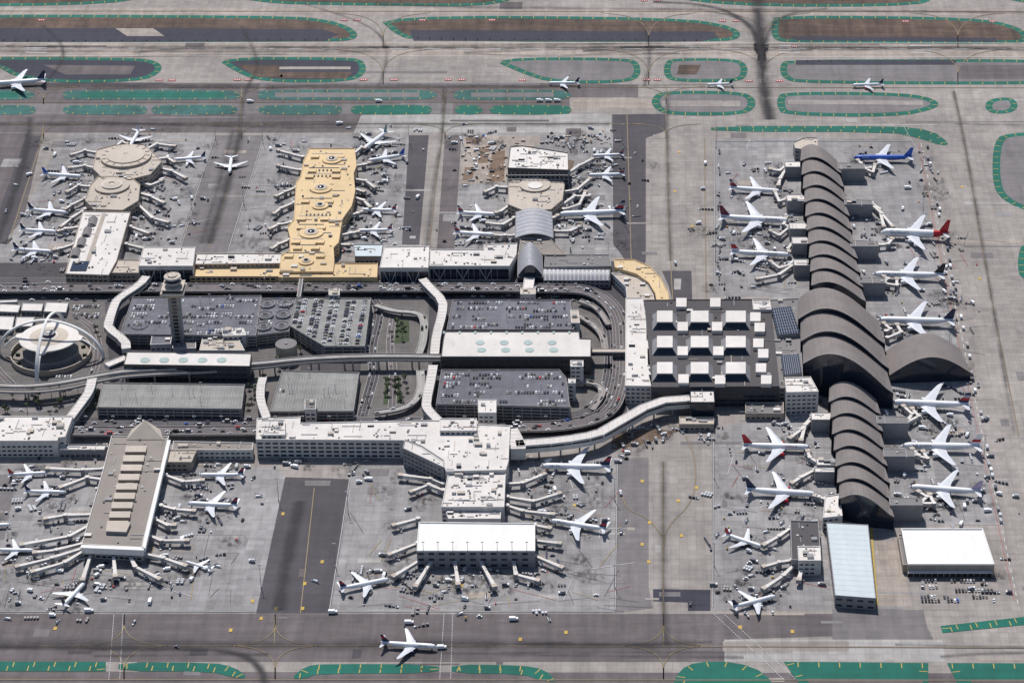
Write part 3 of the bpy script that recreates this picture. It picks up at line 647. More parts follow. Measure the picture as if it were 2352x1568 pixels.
# --- garages
CARCOL=['ac_white','ac_white','ac_white','ac_grey','p_silver','p_silver','p_black','p_black','p_black','wall_dark','p_slate','p_navy','p_stone','p_beige','ac_grey','p_black']
def car(mb,x,y,z,a,rr,L=4.6,W=1.85,Hh=1.45):
    c,s=math.cos(a),math.sin(a); m=rr.choice(CARCOL) if rr.random()>.035 else rr.choice(['p_red','p_blue'])
    def T(u,v,w): return (x+c*u-s*v,y+s*u+c*v,z+w)
    b=[(-L/2,-W/2),(L/2,-W/2),(L/2,W/2),(-L/2,W/2)]
    lo=[T(u,v,.25) for u,v in b]; hi=[T(u*.97,v*.96,.85) for u,v in b]; g0=[T(u*.62-.15,v*.92,.86) for u,v in b]; g1=[T(u*.42-.2,v*.78,Hh) for u,v in b]
    for A,B,mm in ((lo,hi,m),(g0,g1,'glass')):
        for i in range(4):
            j=(i+1)%4; mb.face([A[i],A[j],B[j],B[i]],mm)
    mb.face(hi,m); mb.face(g1,m)
    for u in (-L*.31,L*.31):
        for v in (-W/2,W/2):
            w=[T(u-.33,v*1.02,0),T(u+.33,v*1.02,0),T(u+.33,v*1.02,.62),T(u-.33,v*1.02,.62)]; mb.face(w,'tyre')
def park(mb,poly,z,rr,fill=.6,ang=0,rowstep=16.5):
    xs=[q[0] for q in poly];ys=[q[1] for q in poly]; pin=offset(ccw(poly),3.5)
    y=min(ys)+5
    while y<max(ys):
        for dy in (0,5.4):
            x=min(xs); f=fill*rr.uniform(.6,1.3); run=0; on=True
            while x<max(xs):
                x+=2.75
                if run<=0: on=rr.random()<f; run=rr.randint(1,7)
                run-=1
                if on and rr.random()<.9 and inside(x,y+dy,pin): car(mb,x+rr.uniform(-.15,.15),y+dy+rr.uniform(-.3,.3),z,math.pi/2*(1 if rr.random()<.5 else -1),rr,L=rr.uniform(4.2,5.2),Hh=rr.uniform(1.4,1.8))
        y+=rowstep
def parkx(mb,poly,z,rr,fill=.7,step=16.5):
    xs=[q[0] for q in poly];ys=[q[1] for q in poly]; pin=offset(ccw(poly),3.5); x=min(xs)+5
    while x<max(xs):
        for dx in (0,5.4):
            y=min(ys)
            while y<max(ys):
                y+=2.75
                if rr.random()<fill and inside(x+dx,y,pin): car(mb,x+dx,y,z,0 if rr.random()<.5 else math.pi,rr,L=rr.uniform(4.2,5.2))
        x+=step
def garage(px,h,deck='deck_grey',fill=.6,vert=False,levels=4,stripes_=False):
    p=ccw(PP(px,h)); FOOT.append(p); mb=MB(); rr=random.Random(int(px[0][0])+5)
    mb.prism(offset(p,1.4),0,h-.5,'recess_shade')  # solid core, coloured dark as the shade between parking floors
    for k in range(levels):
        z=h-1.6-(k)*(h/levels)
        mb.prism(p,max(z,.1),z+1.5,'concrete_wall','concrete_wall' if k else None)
    mb.poly(p,h-.05,deck); mb.ring(offset(p,-.05),.4,h-.2,h+1.0,'concrete_wall')
    n=len(p)
    for i in range(n):
        a=Vector(p[i]);b=Vector(p[(i+1)%n]);L=(b-a).length;k=0
        while k<L:
            q=a.lerp(b,k/L); mb.box(q.x,q.y+.1,0,h-.3,1,.9,0,'concrete_wall'); k+=9
    pin=offset(p,3.5); xs=[q[0] for q in p];ys=[q[1] for q in p]
    y=min(ys)+7
    while y<max(ys):
        x=min(xs)
        while x<max(xs):
            if stripes_ and inside(x,y,pin) and inside(x,y+5,pin): mb.face([(x-.08,y,h+.02),(x+.08,y,h+.02),(x+.08,y+9,h+.02),(x-.08,y+9,h+.02)],'wall_white')
            x+=2.75
        y+=16.5
    for k in range(10):
        x,y=rr.uniform(min(xs),max(xs)),rr.uniform(min(ys),max(ys))
        if inside(x,y,pin): mb.cyl(x,y,h,h+8,.2,.12,'steel',None,6); mb.box(x,y,h+8,h+8.3,2.6,.5,0,'steel')
    o=mb.build('parking_garage')
    if fill:
        cm=MB(); (parkx if vert else park)(cm,p,h,rr,fill); cm.build('parked_cars')
    return o
garage([(305,684),(600,680),(588,772),(276,768)],13,'deck_grey',.42)
garage([(685,685),(852,686),(838,796),(745,796),(664,748),(676,700)],14,'deck_tan',.8,vert=True)
garage([(1040,690),(1310,690),(1318,758),(1026,758)],14,'deck_grey',.55)
garage([(1014,850),(1285,850),(1300,868),(1309,936),(1002,928)],17,'deck_grey',.5,levels=5)
garage([(236,880),(562,884),(555,940),(224,936)],10,'deck_tan',0,levels=3,stripes_=True)
garage([(648,852),(825,856),(812,945),(620,946)],10,'deck_tan',.02,levels=3,stripes_=True)
garage([(600,686),(680,686),(664,762),(592,770)],12,'deck_grey',.25)
for x,y in ((614,698),(610,724),(605,750),(655,696),(651,722),(647,748)):
    mb=MB(); c=P(x,y,13)
    mb.cyl(*c,11,13.4,8,8,'concrete_wall','deck_grey',28); mb.ring([(c[0]+8*math.cos(a*math.pi/14),c[1]+8*math.sin(a*math.pi/14)) for a in range(28)],.5,13.3,14.2,'concrete_wall')
    mb.cyl(*c,13.4,13.6,3,3,'recess_shade','recess_shade',20); mb.ring([(c[0]+3.4*math.cos(a*math.pi/10),c[1]+3.4*math.sin(a*math.pi/10)) for a in range(20)],.5,13.3,14.2,'concrete_wall'); mb.build('spiral_ramp')
c=P(320,745,14)
mb=MB(); mb.cyl(*c,13,13.8,9,9,'concrete_wall','deck_grey',28); mb.cyl(*c,13.8,14,3,3,'wall_dark','recess_shade',20); mb.build('spiral_ramp')
def ex(mb,rr):
    for k in range(4):
        for y in (786,803):
            c=P(1103+k*55-(y-786)*.1+ (5 if y>790 else 0),y,20.5); mb.cyl(*c,20,20.4,4.4,4.4,'steel','teal_glass',24)
    for k in range(9):
        a=P(1020+k*36,762,20); mb.box(a[0],a[1]-2,20.02,20.8,2,4,0,'teal_glass')
bld('transit_station',[(1022,762),(1330,762),(1332,778),(1358,779),(1357,820),(1013,820),(1018,780)],20,'roof_white','wall_dark',(6,3,6,1),extra=ex,par=.7)
def ex(mb,rr):
    for k in range(5):
        c=P(333+k*44,826,18.5); mb.cyl(*c,18,18.4,4.8,4.8,'steel','teal_glass',24)
bld('transit_station',[(292,808),(578,812),(574,842),(284,838)],18,'roof_white','wall_dark',(6,3,6,1),extra=ex,par=.7)
for px,h,m,n in (([(470,754),(508,756),(508,775),(548,778),(562,805),(458,805)],10,'roof_pale',55),([(508,754),(560,754),(565,770),(512,772)],14,'roof_white',18),([(700,918),(726,918),(726,940),(700,940)],17,'roof_grey',4),([(1098,918),(1140,918),(1140,948),(1098,948)],25,'roof_white',6),([(1310,828),(1340,828),(1340,842),(1310,842)],22,'roof_white',5),([(1305,870),(1322,870),(1322,880),(1305,880)],20,'roof_white',2),([(1195,662),(1230,662),(1230,676),(1195,676)],17,'roof_pale',4),([(755,665),(780,665),(780,678),(755,678)],18,'roof_pale',4),([(1310,712),(1328,712),(1332,742),(1312,742)],18,'roof_pale',3),
               ([(0,698),(48,700),(42,718),(-6,716)],5,'roof_white',0),([(52,696),(100,697),(96,715),(48,714)],5,'roof_white',0),([(106,694),(158,695),(152,718),(100,716)],5,'roof_white',0),([(-20,726),(34,727),(28,758),(-26,756)],5,'roof_white',0),([(38,728),(80,728),(74,750),(34,750)],5,'roof_white',0),([(-10,690),(40,688),(40,694),(-10,696)],5,'roof_white',0),([(350,765),(396,765),(392,790),(345,792)],12,'deck_grey',3),([(398,776),(450,776),(450,800),(396,800)],7,'roof_grey',6)):
    bld('service_building' if h!=5 else 'modular_office',px,h,m,'wall_white' if h>5 else 'wall_grey',n=n,par=.5)
mb=MB(); c=P(657,789,18); mb.cyl(*c,0,18,10.5,10.5,'wall_tan','roof_grey',40); mb.cyl(*c,18,18.4,10.7,10.7,'concrete_wall',None,40); mb.cyl(*c,18.1,19,1.5,1.5,'wall_grey','wall_grey',10); mb.build('storage_tank'); FOOT.append([(c[0]-11,c[1]-11),(c[0]+11,c[1]-11),(c[0]+11,c[1]+11),(c[0]-11,c[1]+11)])
def walk(name,px,h,w,roof='roof_white',wall='wall_white',th=5,sm=1):
    p=PP(chaikin(px,sm,False),h); mb=MB(); mb.ribbon(p,w,h,roof,th,wall)
    for i in range(len(p)-1):
        a=Vector(p[i]);b=Vector(p[i+1]);L=(b-a).length
        if L<.5: continue
        t=(b-a)/L; nn=Vector((-t.y,t.x))
        for s in (-1,1):
            q=a+nn*s*(w/2+.06);r=b+nn*s*(w/2+.06)
            mb.face([(q.x,q.y,h-3.4),(r.x,r.y,h-3.4),(r.x,r.y,h-1.4),(q.x,q.y,h-1.4)],'glass')
            q=a+nn*s*(w/2-.3);r=b+nn*s*(w/2-.3); mb.ribbon([q,r],.5,h+.5,wall,.5,wall)
        k=3
        while k<L:
            q=a.lerp(b,k/L); mb.box(q.x,q.y,h+.01,h+.15,.3 if abs(t.x)>.5 else w*.9,w*.9 if abs(t.x)>.5 else .3,0,'roof_pale'); k+=6
    for i in range(len(p)-1):
        a=Vector(p[i]);b=Vector(p[i+1]); L=(b-a).length
        if L>12 or i%3==0:
            q=a.lerp(b,.5); mb.box(q.x,q.y,0,h-th,1.6,2.4,0,'concrete_wall')
    return mb.build(name)
walk('pedestrian_bridge',[(336,634),(322,652),(272,684),(262,700),(250,738),(248,752),(288,782),(290,800)],14,9)
walk('pedestrian_bridge',[(212,868),(206,895),(196,912),(158,962)],14,9)
walk('pedestrian_bridge',[(970,640),(984,656),(1018,690),(1016,720),(1002,770),(998,812)],14,9)
walk('pedestrian_bridge',[(995,838),(990,870),(978,925),(982,940),(1012,970)],14,9)
walk('pedestrian_bridge',[(604,866),(598,890),(598,920),(612,958)],13,8)
walk('pedestrian_bridge',[(692,640),(690,656),(686,682)],13,4,'roof_grey')
walk('connector_corridor',[(1185,1018),(1290,1010),(1372,996),(1400,980),(1505,920),(1585,914)],17,11,'roof_white','wall_white',8)
walk('connector_corridor',[(1357,805),(1438,805)],14,7,'roof_pale','concrete_wall',4,0)
walk('connector_corridor',[(1172,985),(1190,1020),(1190,1030)],17,14,'roof_white','wall_white',12)
walk('connector_corridor',[(245,838),(290,820)],14,9)
def road(name,px,h,w,mat='asphalt_grey',pil=True,cars=0,seed=1,sm=3,lanes=3):
    p=PP(chaikin(px,sm,False),h); mb=MB(); mb.ribbon(p,w,h,mat,1.3 if h>1 else 0,'concrete_wall')
    n=len(p); 
    def off(i,d):
        a=Vector(p[max(0,i-1)]);b=Vector(p[min(n-1,i+1)]);t=(b-a).normalized(); return Vector(p[i])+Vector((-t.y,t.x))*d,t
    for s in (-1,1):
        e=[tuple(off(i,s*(w/2-.3))[0]) for i in range(n)]; mb.ribbon(e,.5,h+.9 if h>1 else h+.15,'concrete_wall',.9 if h>1 else .15,'concrete_wall')
    for l in range(1,lanes):
        e=[tuple(off(i,-w/2+w*l/lanes)[0]) for i in range(n)]; mb.ribbon(e,.16,h+.05,'white_line')
    if pil and h>2:
        acc=0
        for i in range(1,n):
            acc+=(Vector(p[i])-Vector(p[i-1])).length
            if acc>28: acc=0; mb.cyl(*p[i],0,h-1.2,.9,.9,'concrete_wall',None,10)
    mb.build(name)
    if cars:
        rr=random.Random(seed); cm=MB(); k=0
        L=[0]
        for i in range(1,n): L.append(L[-1]+(Vector(p[i])-Vector(p[i-1])).length)
        for k in range(cars):
            s=rr.uniform(0,L[-1]); i=max(1,next((j for j in range(n) if L[j]>=s),n-1)); t=(s-L[i-1])/max(L[i]-L[i-1],.01)
            a=Vector(p[i-1]);b=Vector(p[i]);d=(b-a).normalized(); lane=rr.randrange(lanes); q=a.lerp(b,t)+Vector((-d.y,d.x))*(-w/2+w*(lane+.5)/lanes)
            big=rr.random()<.08
            car(cm,q.x,q.y,h+.06,math.atan2(d.y,d.x),rr,L=9 if big else rr.uniform(4.3,5.2),W=2.4 if big else 1.85,Hh=3 if big else 1.55)
        cm.build('road_traffic')
road('elevated_roadway',[(-200,662),(700,660),(1280,660),(1370,668),(1424,720),(1428,800),(1426,880),(1400,952),(1300,978),(1180,980)],7,17,'asphalt_mid',True,230,3,lanes=5)
road('elevated_roadway',[(1160,984),(600,988),(170,990)],7,15,'asphalt_mid',True,90,4,lanes=4)
road('road',[(-200,690),(280,686),(700,678),(1290,680),(1370,694),(1400,750),(1404,800),(1400,880),(1370,935),(1300,962),(700,968),(170,975)],.25,13,'asphalt_dark',False,170,5,lanes=4)
road('road',[(-200,644),(1180,645)],.3,12,'asphalt_dark',False,60,6,lanes=3)
road('road_ramp',[(1316,718),(1350,735),(1384,765),(1390,800)],5,7,'concrete_light',True,6,8,lanes=2)
road('road_ramp',[(1318,875),(1370,878),(1388,900),(1360,940)],5,7,'concrete_light',True,6,8,lanes=2)
road('road_ramp',[(1330,690),(1372,705),(1398,745)],5,6,'concrete_light',True,3,9,lanes=2)
road('road',[(858,688),(870,705),(868,740),(850,800),(862,850),(848,900),(832,955)],.3,11,'asphalt_dark',False,30,10,lanes=3)
road('road_ramp',[(862,700),(905,714),(960,716),(976,735),(972,785),(962,812)],6,8,'concrete_pale',True,5,11,lanes=2)
road('road_ramp',[(965,850),(968,890),(955,920),(925,938),(860,948)],6,8,'concrete_pale',True,5,12,lanes=2)
road('road',[(905,720),(898,760),(895,800),(905,850),(900,940)],.3,8,'asphalt_mid',False,10,13,lanes=2)
road('elevated_guideway',[(-150,868),(0,886),(110,884),(240,858),(310,848),(575,836),(700,822),(860,816),(1012,818)],14,7,'concrete_pale',True,0,lanes=1)
road('elevated_guideway',[(-150,880),(0,900),(130,898),(250,868),(320,860),(580,846),(700,830),(860,824),(1012,826)],12,5,'concrete_light',True,0,lanes=1)
road('road',[(-100,905),(0,935),(100,945),(180,920),(235,880)],.35,9,'asphalt_grey',False,8,14,lanes=2)
road('road',[(-60,770),(0,860),(60,905),(130,910),(210,880),(230,800),(210,740),(100,700)],.32,8,'asphalt_mid',False,10,15,lanes=2)
def themeb():
    cx,cy=P(118,818,0); mb=MB()
    mb.cyl(cx,cy,0,6,39,39,'wall_tan',None,64); mb.ring([(cx+39.2*math.cos(a*math.pi/32),cy+39.2*math.sin(a*math.pi/32)) for a in range(64)],1.0,5.7,6.4,'roof_pale')
    mb.cyl(cx,cy,.4,.5,37.8,37.8,'roof_tan','roof_tan',64)
    mb.cyl(cx,cy,.5,7,27,27,'wall_grey','roof_grey',48); mb.cyl(cx,cy,7,7.6,27.5,27.5,'roof_pale',None,48); mb.cyl(cx,cy,7,19,6,8,'wall_white',None,24)
    for k in range(12):
        a=k*.52; mb.box(cx+33*math.cos(a),cy+33*math.sin(a),.5,3,4,2,a,'leaf_dark')
    prof=[(8,16,'wall_white'),(20,18,'wall_white'),(26,19.5,'glass'),(26,21.3,'wall_white'),(29,21.6,'roof_white'),(28.5,22.2,'roof_white'),(19,22.7,'roof_pale'),(9,24.0,'roof_white'),(7,24.5,'p_navy')]
    for (r0,z0,m),(r1,z1,_) in zip(prof,prof[1:]): mb.cyl(cx,cy,z0,z1,r0,r1,m,None,48,smooth=False)
    for k in range(4):
        a=math.radians(90*k-94); c,s=math.cos(a),math.sin(a)
        q=[(26,-7),(33,-3.5),(33,3.5),(26,7)]; mb.prism([(cx+c*x-s*y,cy+s*x+c*y) for x,y in q],20.8,22,'roof_white','roof_white')
    mb.cyl(cx,cy,24.5,27,6.4,6,'p_navy','wall_grey',32); mb.cyl(cx,cy,27,27.6,2,2,'wall_white','wall_white',12)
    for k in range(4):
        base=math.radians(90*k-94); c,s=math.cos(base),math.sin(base); rings=[]
        N=22
        for i in range(N+1):
            t=i/N; r=52*math.cos(t*math.pi/2)**1.15 if t<1 else 0; z=41*math.sin(t*math.pi/2)**.95 if t>0 else 0
            w=1.7-.6*t; hh=2.4-1.2*t
            pts=[]
            tx=-math.sin(t*math.pi/2); tz=math.cos(t*math.pi/2)
            nx,nz=tz,-tx
            for a,b in ((-w,-hh/2),(w,-hh/2),(w,hh/2),(-w,hh/2)):
                rr_=r+nx*b; zz=z+nz*b; pts.append((cx+c*rr_-s*a,cy+s*rr_+c*a,zz))
            rings.append(pts)
        mb.loft(rings,'roof_bright',smooth=False)
        rings=[]
        for i in range(9):
            t=i/8; r=46-16*t; z=9+11.5*math.sin(t*math.pi/2)
            rings.append([(cx+c*(r+0)-s*a,cy+s*(r)+c*a,z+b) for a,b in ((-1,-.8),(1,-.8),(1,.8),(-1,.8))])
        mb.loft(rings,'roof_bright',smooth=False)
    FOOT.append([(cx-40,cy-40),(cx+40,cy-40),(cx+40,cy+40),(cx-40,cy+40)])
    mb.build('arched_restaurant_building')
themeb()
def tower():
    cx,cy=P(412,797,0); mb=MB()
    mb.box(cx,cy,0,62,8,9,0,'wall_tan')
    for s in (-1,1): mb.box(cx+s*4.6,cy-1.5,0,64,2.4,7,0,'wall_grey')
    for z in range(4,62,4): mb.box(cx,cy-4.7,z,z+2.6,4.6,.3,0,'glass')
    def fr(z0,z1,a,b,m,t=None):
        lo=[(cx-a,cy-a,z0),(cx+a,cy-a,z0),(cx+a,cy+a,z0),(cx-a,cy+a,z0)];hi=[(cx-b,cy-b,z1),(cx+b,cy-b,z1),(cx+b,cy+b,z1),(cx-b,cy+b,z1)]
        for i in range(4):
            j=(i+1)%4; mb.face([lo[i],lo[j],hi[j],hi[i]],m)
        mb.face(hi,t or m)
    fr(58,64,5,11,'wall_tan'); fr(64,66.2,11.5,11.5,'roof_pale'); fr(66.2,69,9,9,'glass'); fr(69,70,10.5,10.5,'roof_pale')
    mb.cyl(cx,cy,70,74,6,6,'wall_grey','roof_pale',20); mb.cyl(cx,cy,74,75,8.6,8.6,'roof_pale','roof_pale',20); mb.cyl(cx,cy,75,79,6.6,7.6,'glass',None,20); mb.cyl(cx,cy,79,80.4,8.4,8,'roof_white','roof_pale',20); mb.cyl(cx,cy,80.4,81.5,4.4,4.4,'wall_grey','roof_pale',16)
    for k in range(6): mb.cyl(cx+5*math.cos(k),cy+5*math.sin(k),80,85,.15,.1,'steel',None,5)
    for k in range(20):
        a=k/20*6.283; mb.cyl(cx+8.4*math.cos(a),cy+8.4*math.sin(a),75,76,.08,.08,'steel',None,4)
    mb.build('control_tower')
tower()
# ------------------------------------------------------------------ aircraft
AC=[]
KINDS=dict(n=(.0475,.90),w=(.044,.93),x=(.054,1.08),r=(.042,.80))
def text(body,parent,loc,rot,size,mat):
    cu=bpy.data.curves.new('fuselage_lettering','FONT'); cu.body=body; cu.size=size; cu.extrude=.02; cu.space_character=1.08
    cu.materials.append(MAT[mat]); o=bpy.data.objects.new('fuselage_lettering',cu); bpy.context.collection.objects.link(o); o.parent=parent; o.location=loc; o.rotation_euler=rot; return o
def airliner(nose,tail,kind='n',fin='navy',body='ac_white',eng=None,txt=None,fin2=None,rear=None,tcol='p_navy',Lf=1.0,name='airliner'):
    rf,sp=KINDS[kind]
    hz=3.5 if kind in 'nr' else 5.5
    a=Vector(P(*nose,hz)); b=Vector(P(*tail,hz)); L=(b-a).length*Lf; d=(a-b).normalized(); ang=math.atan2(d.y,d.x)
    r=rf*L; zc=1.68*r; mb=MB(); N=14
    X=lambda f:L*(.5-f)
    st=[(0,.03,-.25),(.012,.30,-.2),(.03,.52,-.14),(.06,.78,-.06),(.10,.95,-.01),(.14,1,0),(.40,1,0),(.68,1,0),(.76,.93,.06),(.84,.73,.24),(.91,.48,.44),(.965,.26,.6),(1,.10,.66)]
    rings=[]
    for f,s,dz in st:
        rings.append([(X(f),s*r*math.cos(t),zc+dz*r+s*r*math.sin(t)*(1.12 if kind=='x' else 1)) for t in [2*math.pi*(i+.5)/N for i in range(N)]])
    mats=[body]*12
    if rear: mats[8]=mats[9]=mats[10]=mats[11]='p_'+rear
    mb.loft(rings,body,mats=mats)
    for sgn in (-1,1):
        mb.face([(X(.028),sgn*.12*r,zc+.40*r),(X(.034),sgn*.52*r,zc+.18*r),(X(.05),sgn*.62*r,zc+.34*r),(X(.047),sgn*.12*r,zc+.63*r)],'glass')
        mb.face([(X(.13),sgn*1.005*r,zc+.16*r),(X(.74),sgn*1.005*r,zc+.16*r),(X(.74),sgn*.995*r,zc+.24*r),(X(.13),sgn*.995*r,zc+.24*r)],'ac_grey')
    half=sp*L/2
    def surf(secs,mat,mir=True):
        for s in ((1,-1) if mir else (1,)):
            rr_=[]
            for y,le,te,z,th in secs:
                m=le+(te-le)*.35
                rr_.append([(X(le),s*y,z),(X(m),s*y,z+th),(X(te),s*y,z),(X(m),s*y,z-th*.6)])
            mb.loft(rr_,mat,smooth=False)
    zw=zc-.55*r; dh=.09
    wm='wing_grey'
    surf([(r*.3,.33,.55,zw,.9*r*.35),(r*.95,.36,.555,zw+.02*half,.3*r),(half*.36,.432,.57,zw+dh*half*.36,.16*r),(half*.93,.585,.645,zw+dh*half*1.0,.05*r),(half,.625,.66,zw+dh*half*1.15,.03*r)],wm)
    mb.loft([[(X(f),s*r*math.cos(t)*1.08,zc-.45*r+s*r*math.sin(t)*.75) for t in [2*math.pi*i/10 for i in range(10)]] for f,s in ((.31,.3),(.36,.95),(.52,1),(.6,.4))],'ac_grey')
    for s in (1,-1):
        z=zw+dh*half*1.15
        mb.face([(X(.628),s*half,z),(X(.662),s*half,z),(X(.675),s*half*1.015,z+.035*L*(1 if kind!='w' else .4)),(X(.66),s*half*1.015,z+.035*L*(1 if kind!='w' else .4))],'p_'+fin if kind=='n' and 'p_'+fin in MAT else 'ac_white')
    ht=.18*L if kind!='r' else .15*L
    surf([(0,.87,.965,zc+.5*r,.12*r),(ht,.955,.99,zc+.5*r+.1*ht,.04*r)],wm)
    fh=.155*L if kind!='x' else .20*L
    cols=[fin]*4
    if fin2: cols=fin2
    z0=zc+.65*r
    for k in range(4):
        v0,v1=k/4,(k+1)/4
        def sec(v):
            le=.825+.125*v; te=.965+.03*v; m=le+(te-le)*.4; th=.10*r*(1-v*.6); z=z0+fh*v
            return [(X(le),0,z),(X(m),th,z),(X(te),0,z),(X(m),-th,z)]
        mb.loft([sec(v0),sec(v1)],'p_'+cols[k] if cols[k] not in MAT else cols[k],smooth=False)
    if kind=='r': el=[(r*1.5,.72,zc+.2*r)]
    elif kind=='x': el=[(half*.34,.39,None),(half*.60,.48,None)]
    else: el=[(half*.33,.385,None)]
    er=.030*L if kind!='w' else .027*L
    if kind=='n': er=.027*L
    if kind=='x': er=.022*L
    for y,f,z in el:
        zz=(zw+dh*y-er*.95) if z is None else z
        for s in (1,-1):
            prof=[(0,.86),(.012,1),(.05,.98),(.085,.7),(.10,.45)]
            mb.loft([[(X(f+df),s*y+er*q*math.cos(t),zz+er*q*math.sin(t)) for t in [2*math.pi*i/12 for i in range(12)]] for df,q in prof],'p_'+eng if eng else 'ac_white')
            mb.face([(X(f-.0006),s*y+er*.8*math.cos(t),zz+er*.8*math.sin(t)) for t in [2*math.pi*i/12 for i in range(12)]],'recess_shade')
            if z is None: mb.box(X(f+.06),s*y,zz+er*.6,zw+dh*y+.1,.08*L,.35,0,'ac_grey')
    for gx,gy in ((.10,0),(.52,r*1.1),(.52,-r*1.1)):
        mb.cyl(X(gx),gy,.3,zc-.6*r,.18,.18,'steel',None,6)
        for o in (-.5,.5): mb.box(X(gx),gy+o,.02,1.1,1.1,.35,0,'tyre')
    o=mb.build(name,recenter=False,merge=True)
    c=a-d*(L/2); o.location=(c.x,c.y,.62); o.rotation_euler=(0,0,ang)
    AC.append((tuple(a),tuple(a-d*L),half))
    if txt:
        flip = d.x>0
        sz=r*1.05; wdt=len(txt)*sz*.68
        if flip:  text(txt,o,(X(.16)-wdt,-r*1.0,zc+.25*r),(math.radians(62),0,0),sz,tcol)
        else: text(txt,o,(X(.14),r*1.0,zc+.25*r),(math.radians(62),0,math.pi),sz,tcol)
    return o
stripes=['navy','red','silver','navy']
A=airliner
A((1795,438),(1674,430),'w',fin2=stripes); A((1815,508),(1650,500),'w','maroon',txt='QUMARA',tcol='p_maroon'); A((1817,585),(1676,578),'w','ac_white',fin2=['ac_white','red','red','ac_white'],txt='KAZAN AIRLINES',tcol='p_black')
A((1960,362),(2098,362),'w','blue',body='p_blue',txt='ALTA',tcol='ac_white'); A((2022,536),(2182,542),'x','red',rear='red',txt='QUOLLAS',tcol='p_black'); A((2003,630),(2172,634),'w','black',txt='NEW TASMAN')
A((2014,735),(2195,740),'w','navy'); A((2046,924),(2230,932),'w',fin2=['navy','red','silver','navy']); A((2068,1024),(2256,1027),'w',fin2=['ac_white','red','ac_white','ac_white'],txt='AIR CHIMA'); A((2086,1117),(2258,1130),'w','lilac')
A((1864,1026),(1702,1022),'w','red',eng='red',txt='VIRELLA',tcol='p_red'); A((1877,1134),(1710,1124),'w','navy',eng='red'); A((1753,1256),(1664,1226),'n','red',eng='black'); A((1784,1368),(1680,1396),'n','navy')
A((1005,1486),(874,1478),'n','navy',fin2=['navy','navy','red','navy'],txt='VELTA',eng='navy'); A((896,1330),(778,1354),'n',fin2=['navy','navy','red','navy']); A((1240,1069),(1406,1073),'w',fin2=['navy','navy','red','navy'],txt='VELTA'); A((1262,1192),(1397,1214),'w',fin2=['navy','red','navy','navy'],txt='VELTA')
A((428,1157),(549,1163),'n','navy',fin2=['navy','navy','red','navy']); A((456,1091),(563,1091),'n',fin2=['navy','navy','red','navy']); A((424,1286),(487,1306),'r','ac_white'); A((196,1336),(142,1394),'n','black')
A((110,1085),(18,1090),'n','red'); A((152,1130),(56,1128),'n','navy'); A((80,1263),(-15,1262),'n','black'); A((26,1204),(-70,1208),'n','navy')
A((190,407),(97,401),'n','blue'); A((298,338),(320,300),'n','skyb'); A((396,367),(474,361),'n','navy'); A((157,490),(64,482),'n','navy'); A((133,533),(46,528),'n','navy'); A((122,579),(30,573),'n','navy')
A((527,398),(532,360),'n','skyb'); A((834,346),(890,304),'n','teal'); A((842,371),(931,357),'n','blue'); A((826,482),(913,484),'n',fin2=stripes); A((818,530),(903,528),'n',fin2=stripes)
A((1145,494),(1050,489),'n',fin2=stripes); A((1140,541),(1042,535),'n',fin2=stripes); A((1280,493),(1437,487),'w',fin2=stripes); A((1358,358),(1434,355),'n',fin2=stripes); A((1349,403),(1436,401),'n',fin2=stripes)
A((1258,191),(1332,191),'n','navy'); A((1622,194),(1684,192),'n','black'); A((1956,196),(2030,194),'n','navy',eng='red'); A((-25,193),(107,184),'w','navy')
# ------------------------------------------------------------------ jet bridges
JB=[]
def jb(*px,h=6.5):
    p=[Vector(P(x,y,h)) for x,y in px]; mb=MB()
    mb.cyl(p[0].x,p[0].y,0,h+1,2.3,2.3,'wall_grey','roof_white',14)
    for i in range(len(p)-1):
        a,b=p[i],p[i+1]; L=(b-a).length; t=(b-a)/max(L,.01); an=math.atan2(t.y,t.x)
        cuts=[(0,.52,2.7),(.48,.8,3.1),(.76,1,3.5)] if L>16 else [(0,1,2.9)]
        for u0,u1,w in cuts:
            q=a.lerp(b,(u0+u1)/2); mb.box(q.x,q.y,h-2.6-(w-2.7)*.2,h+.3+(w-2.7)*.4,L*(u1-u0),w,an,'wall_white','roof_white')
            if w<3.0: mb.box(q.x,q.y,h-1.3,h-.3,L*(u1-u0)*.9,w+.12,an,'wall_grey')
        if i<len(p)-2: mb.cyl(b.x,b.y,0,h+.9,2.2,2.2,'wall_grey','roof_white',12)
    b=p[-1];t=(p[-1]-p[-2]).normalized();an=math.atan2(t.y,t.x)
    mb.box(b.x,b.y,h-2.9,h+.9,4.4,4.6,an,'wall_grey','roof_pale')
    q=b-t*6
    for s in (-1,1):
        w=q+Vector((-t.y,t.x))*s*2.2; mb.box(w.x,w.y,.6,h-2.6,.5,.5,an,'steel'); mb.box(w.x,w.y,.15,1.2,1.2,.5,an,'tyre')
    mb.box(q.x,q.y,.9,1.4,1,5,an,'steel'); JB.append((tuple(p[0]),tuple(b)))
    mb.build('jet_bridge')
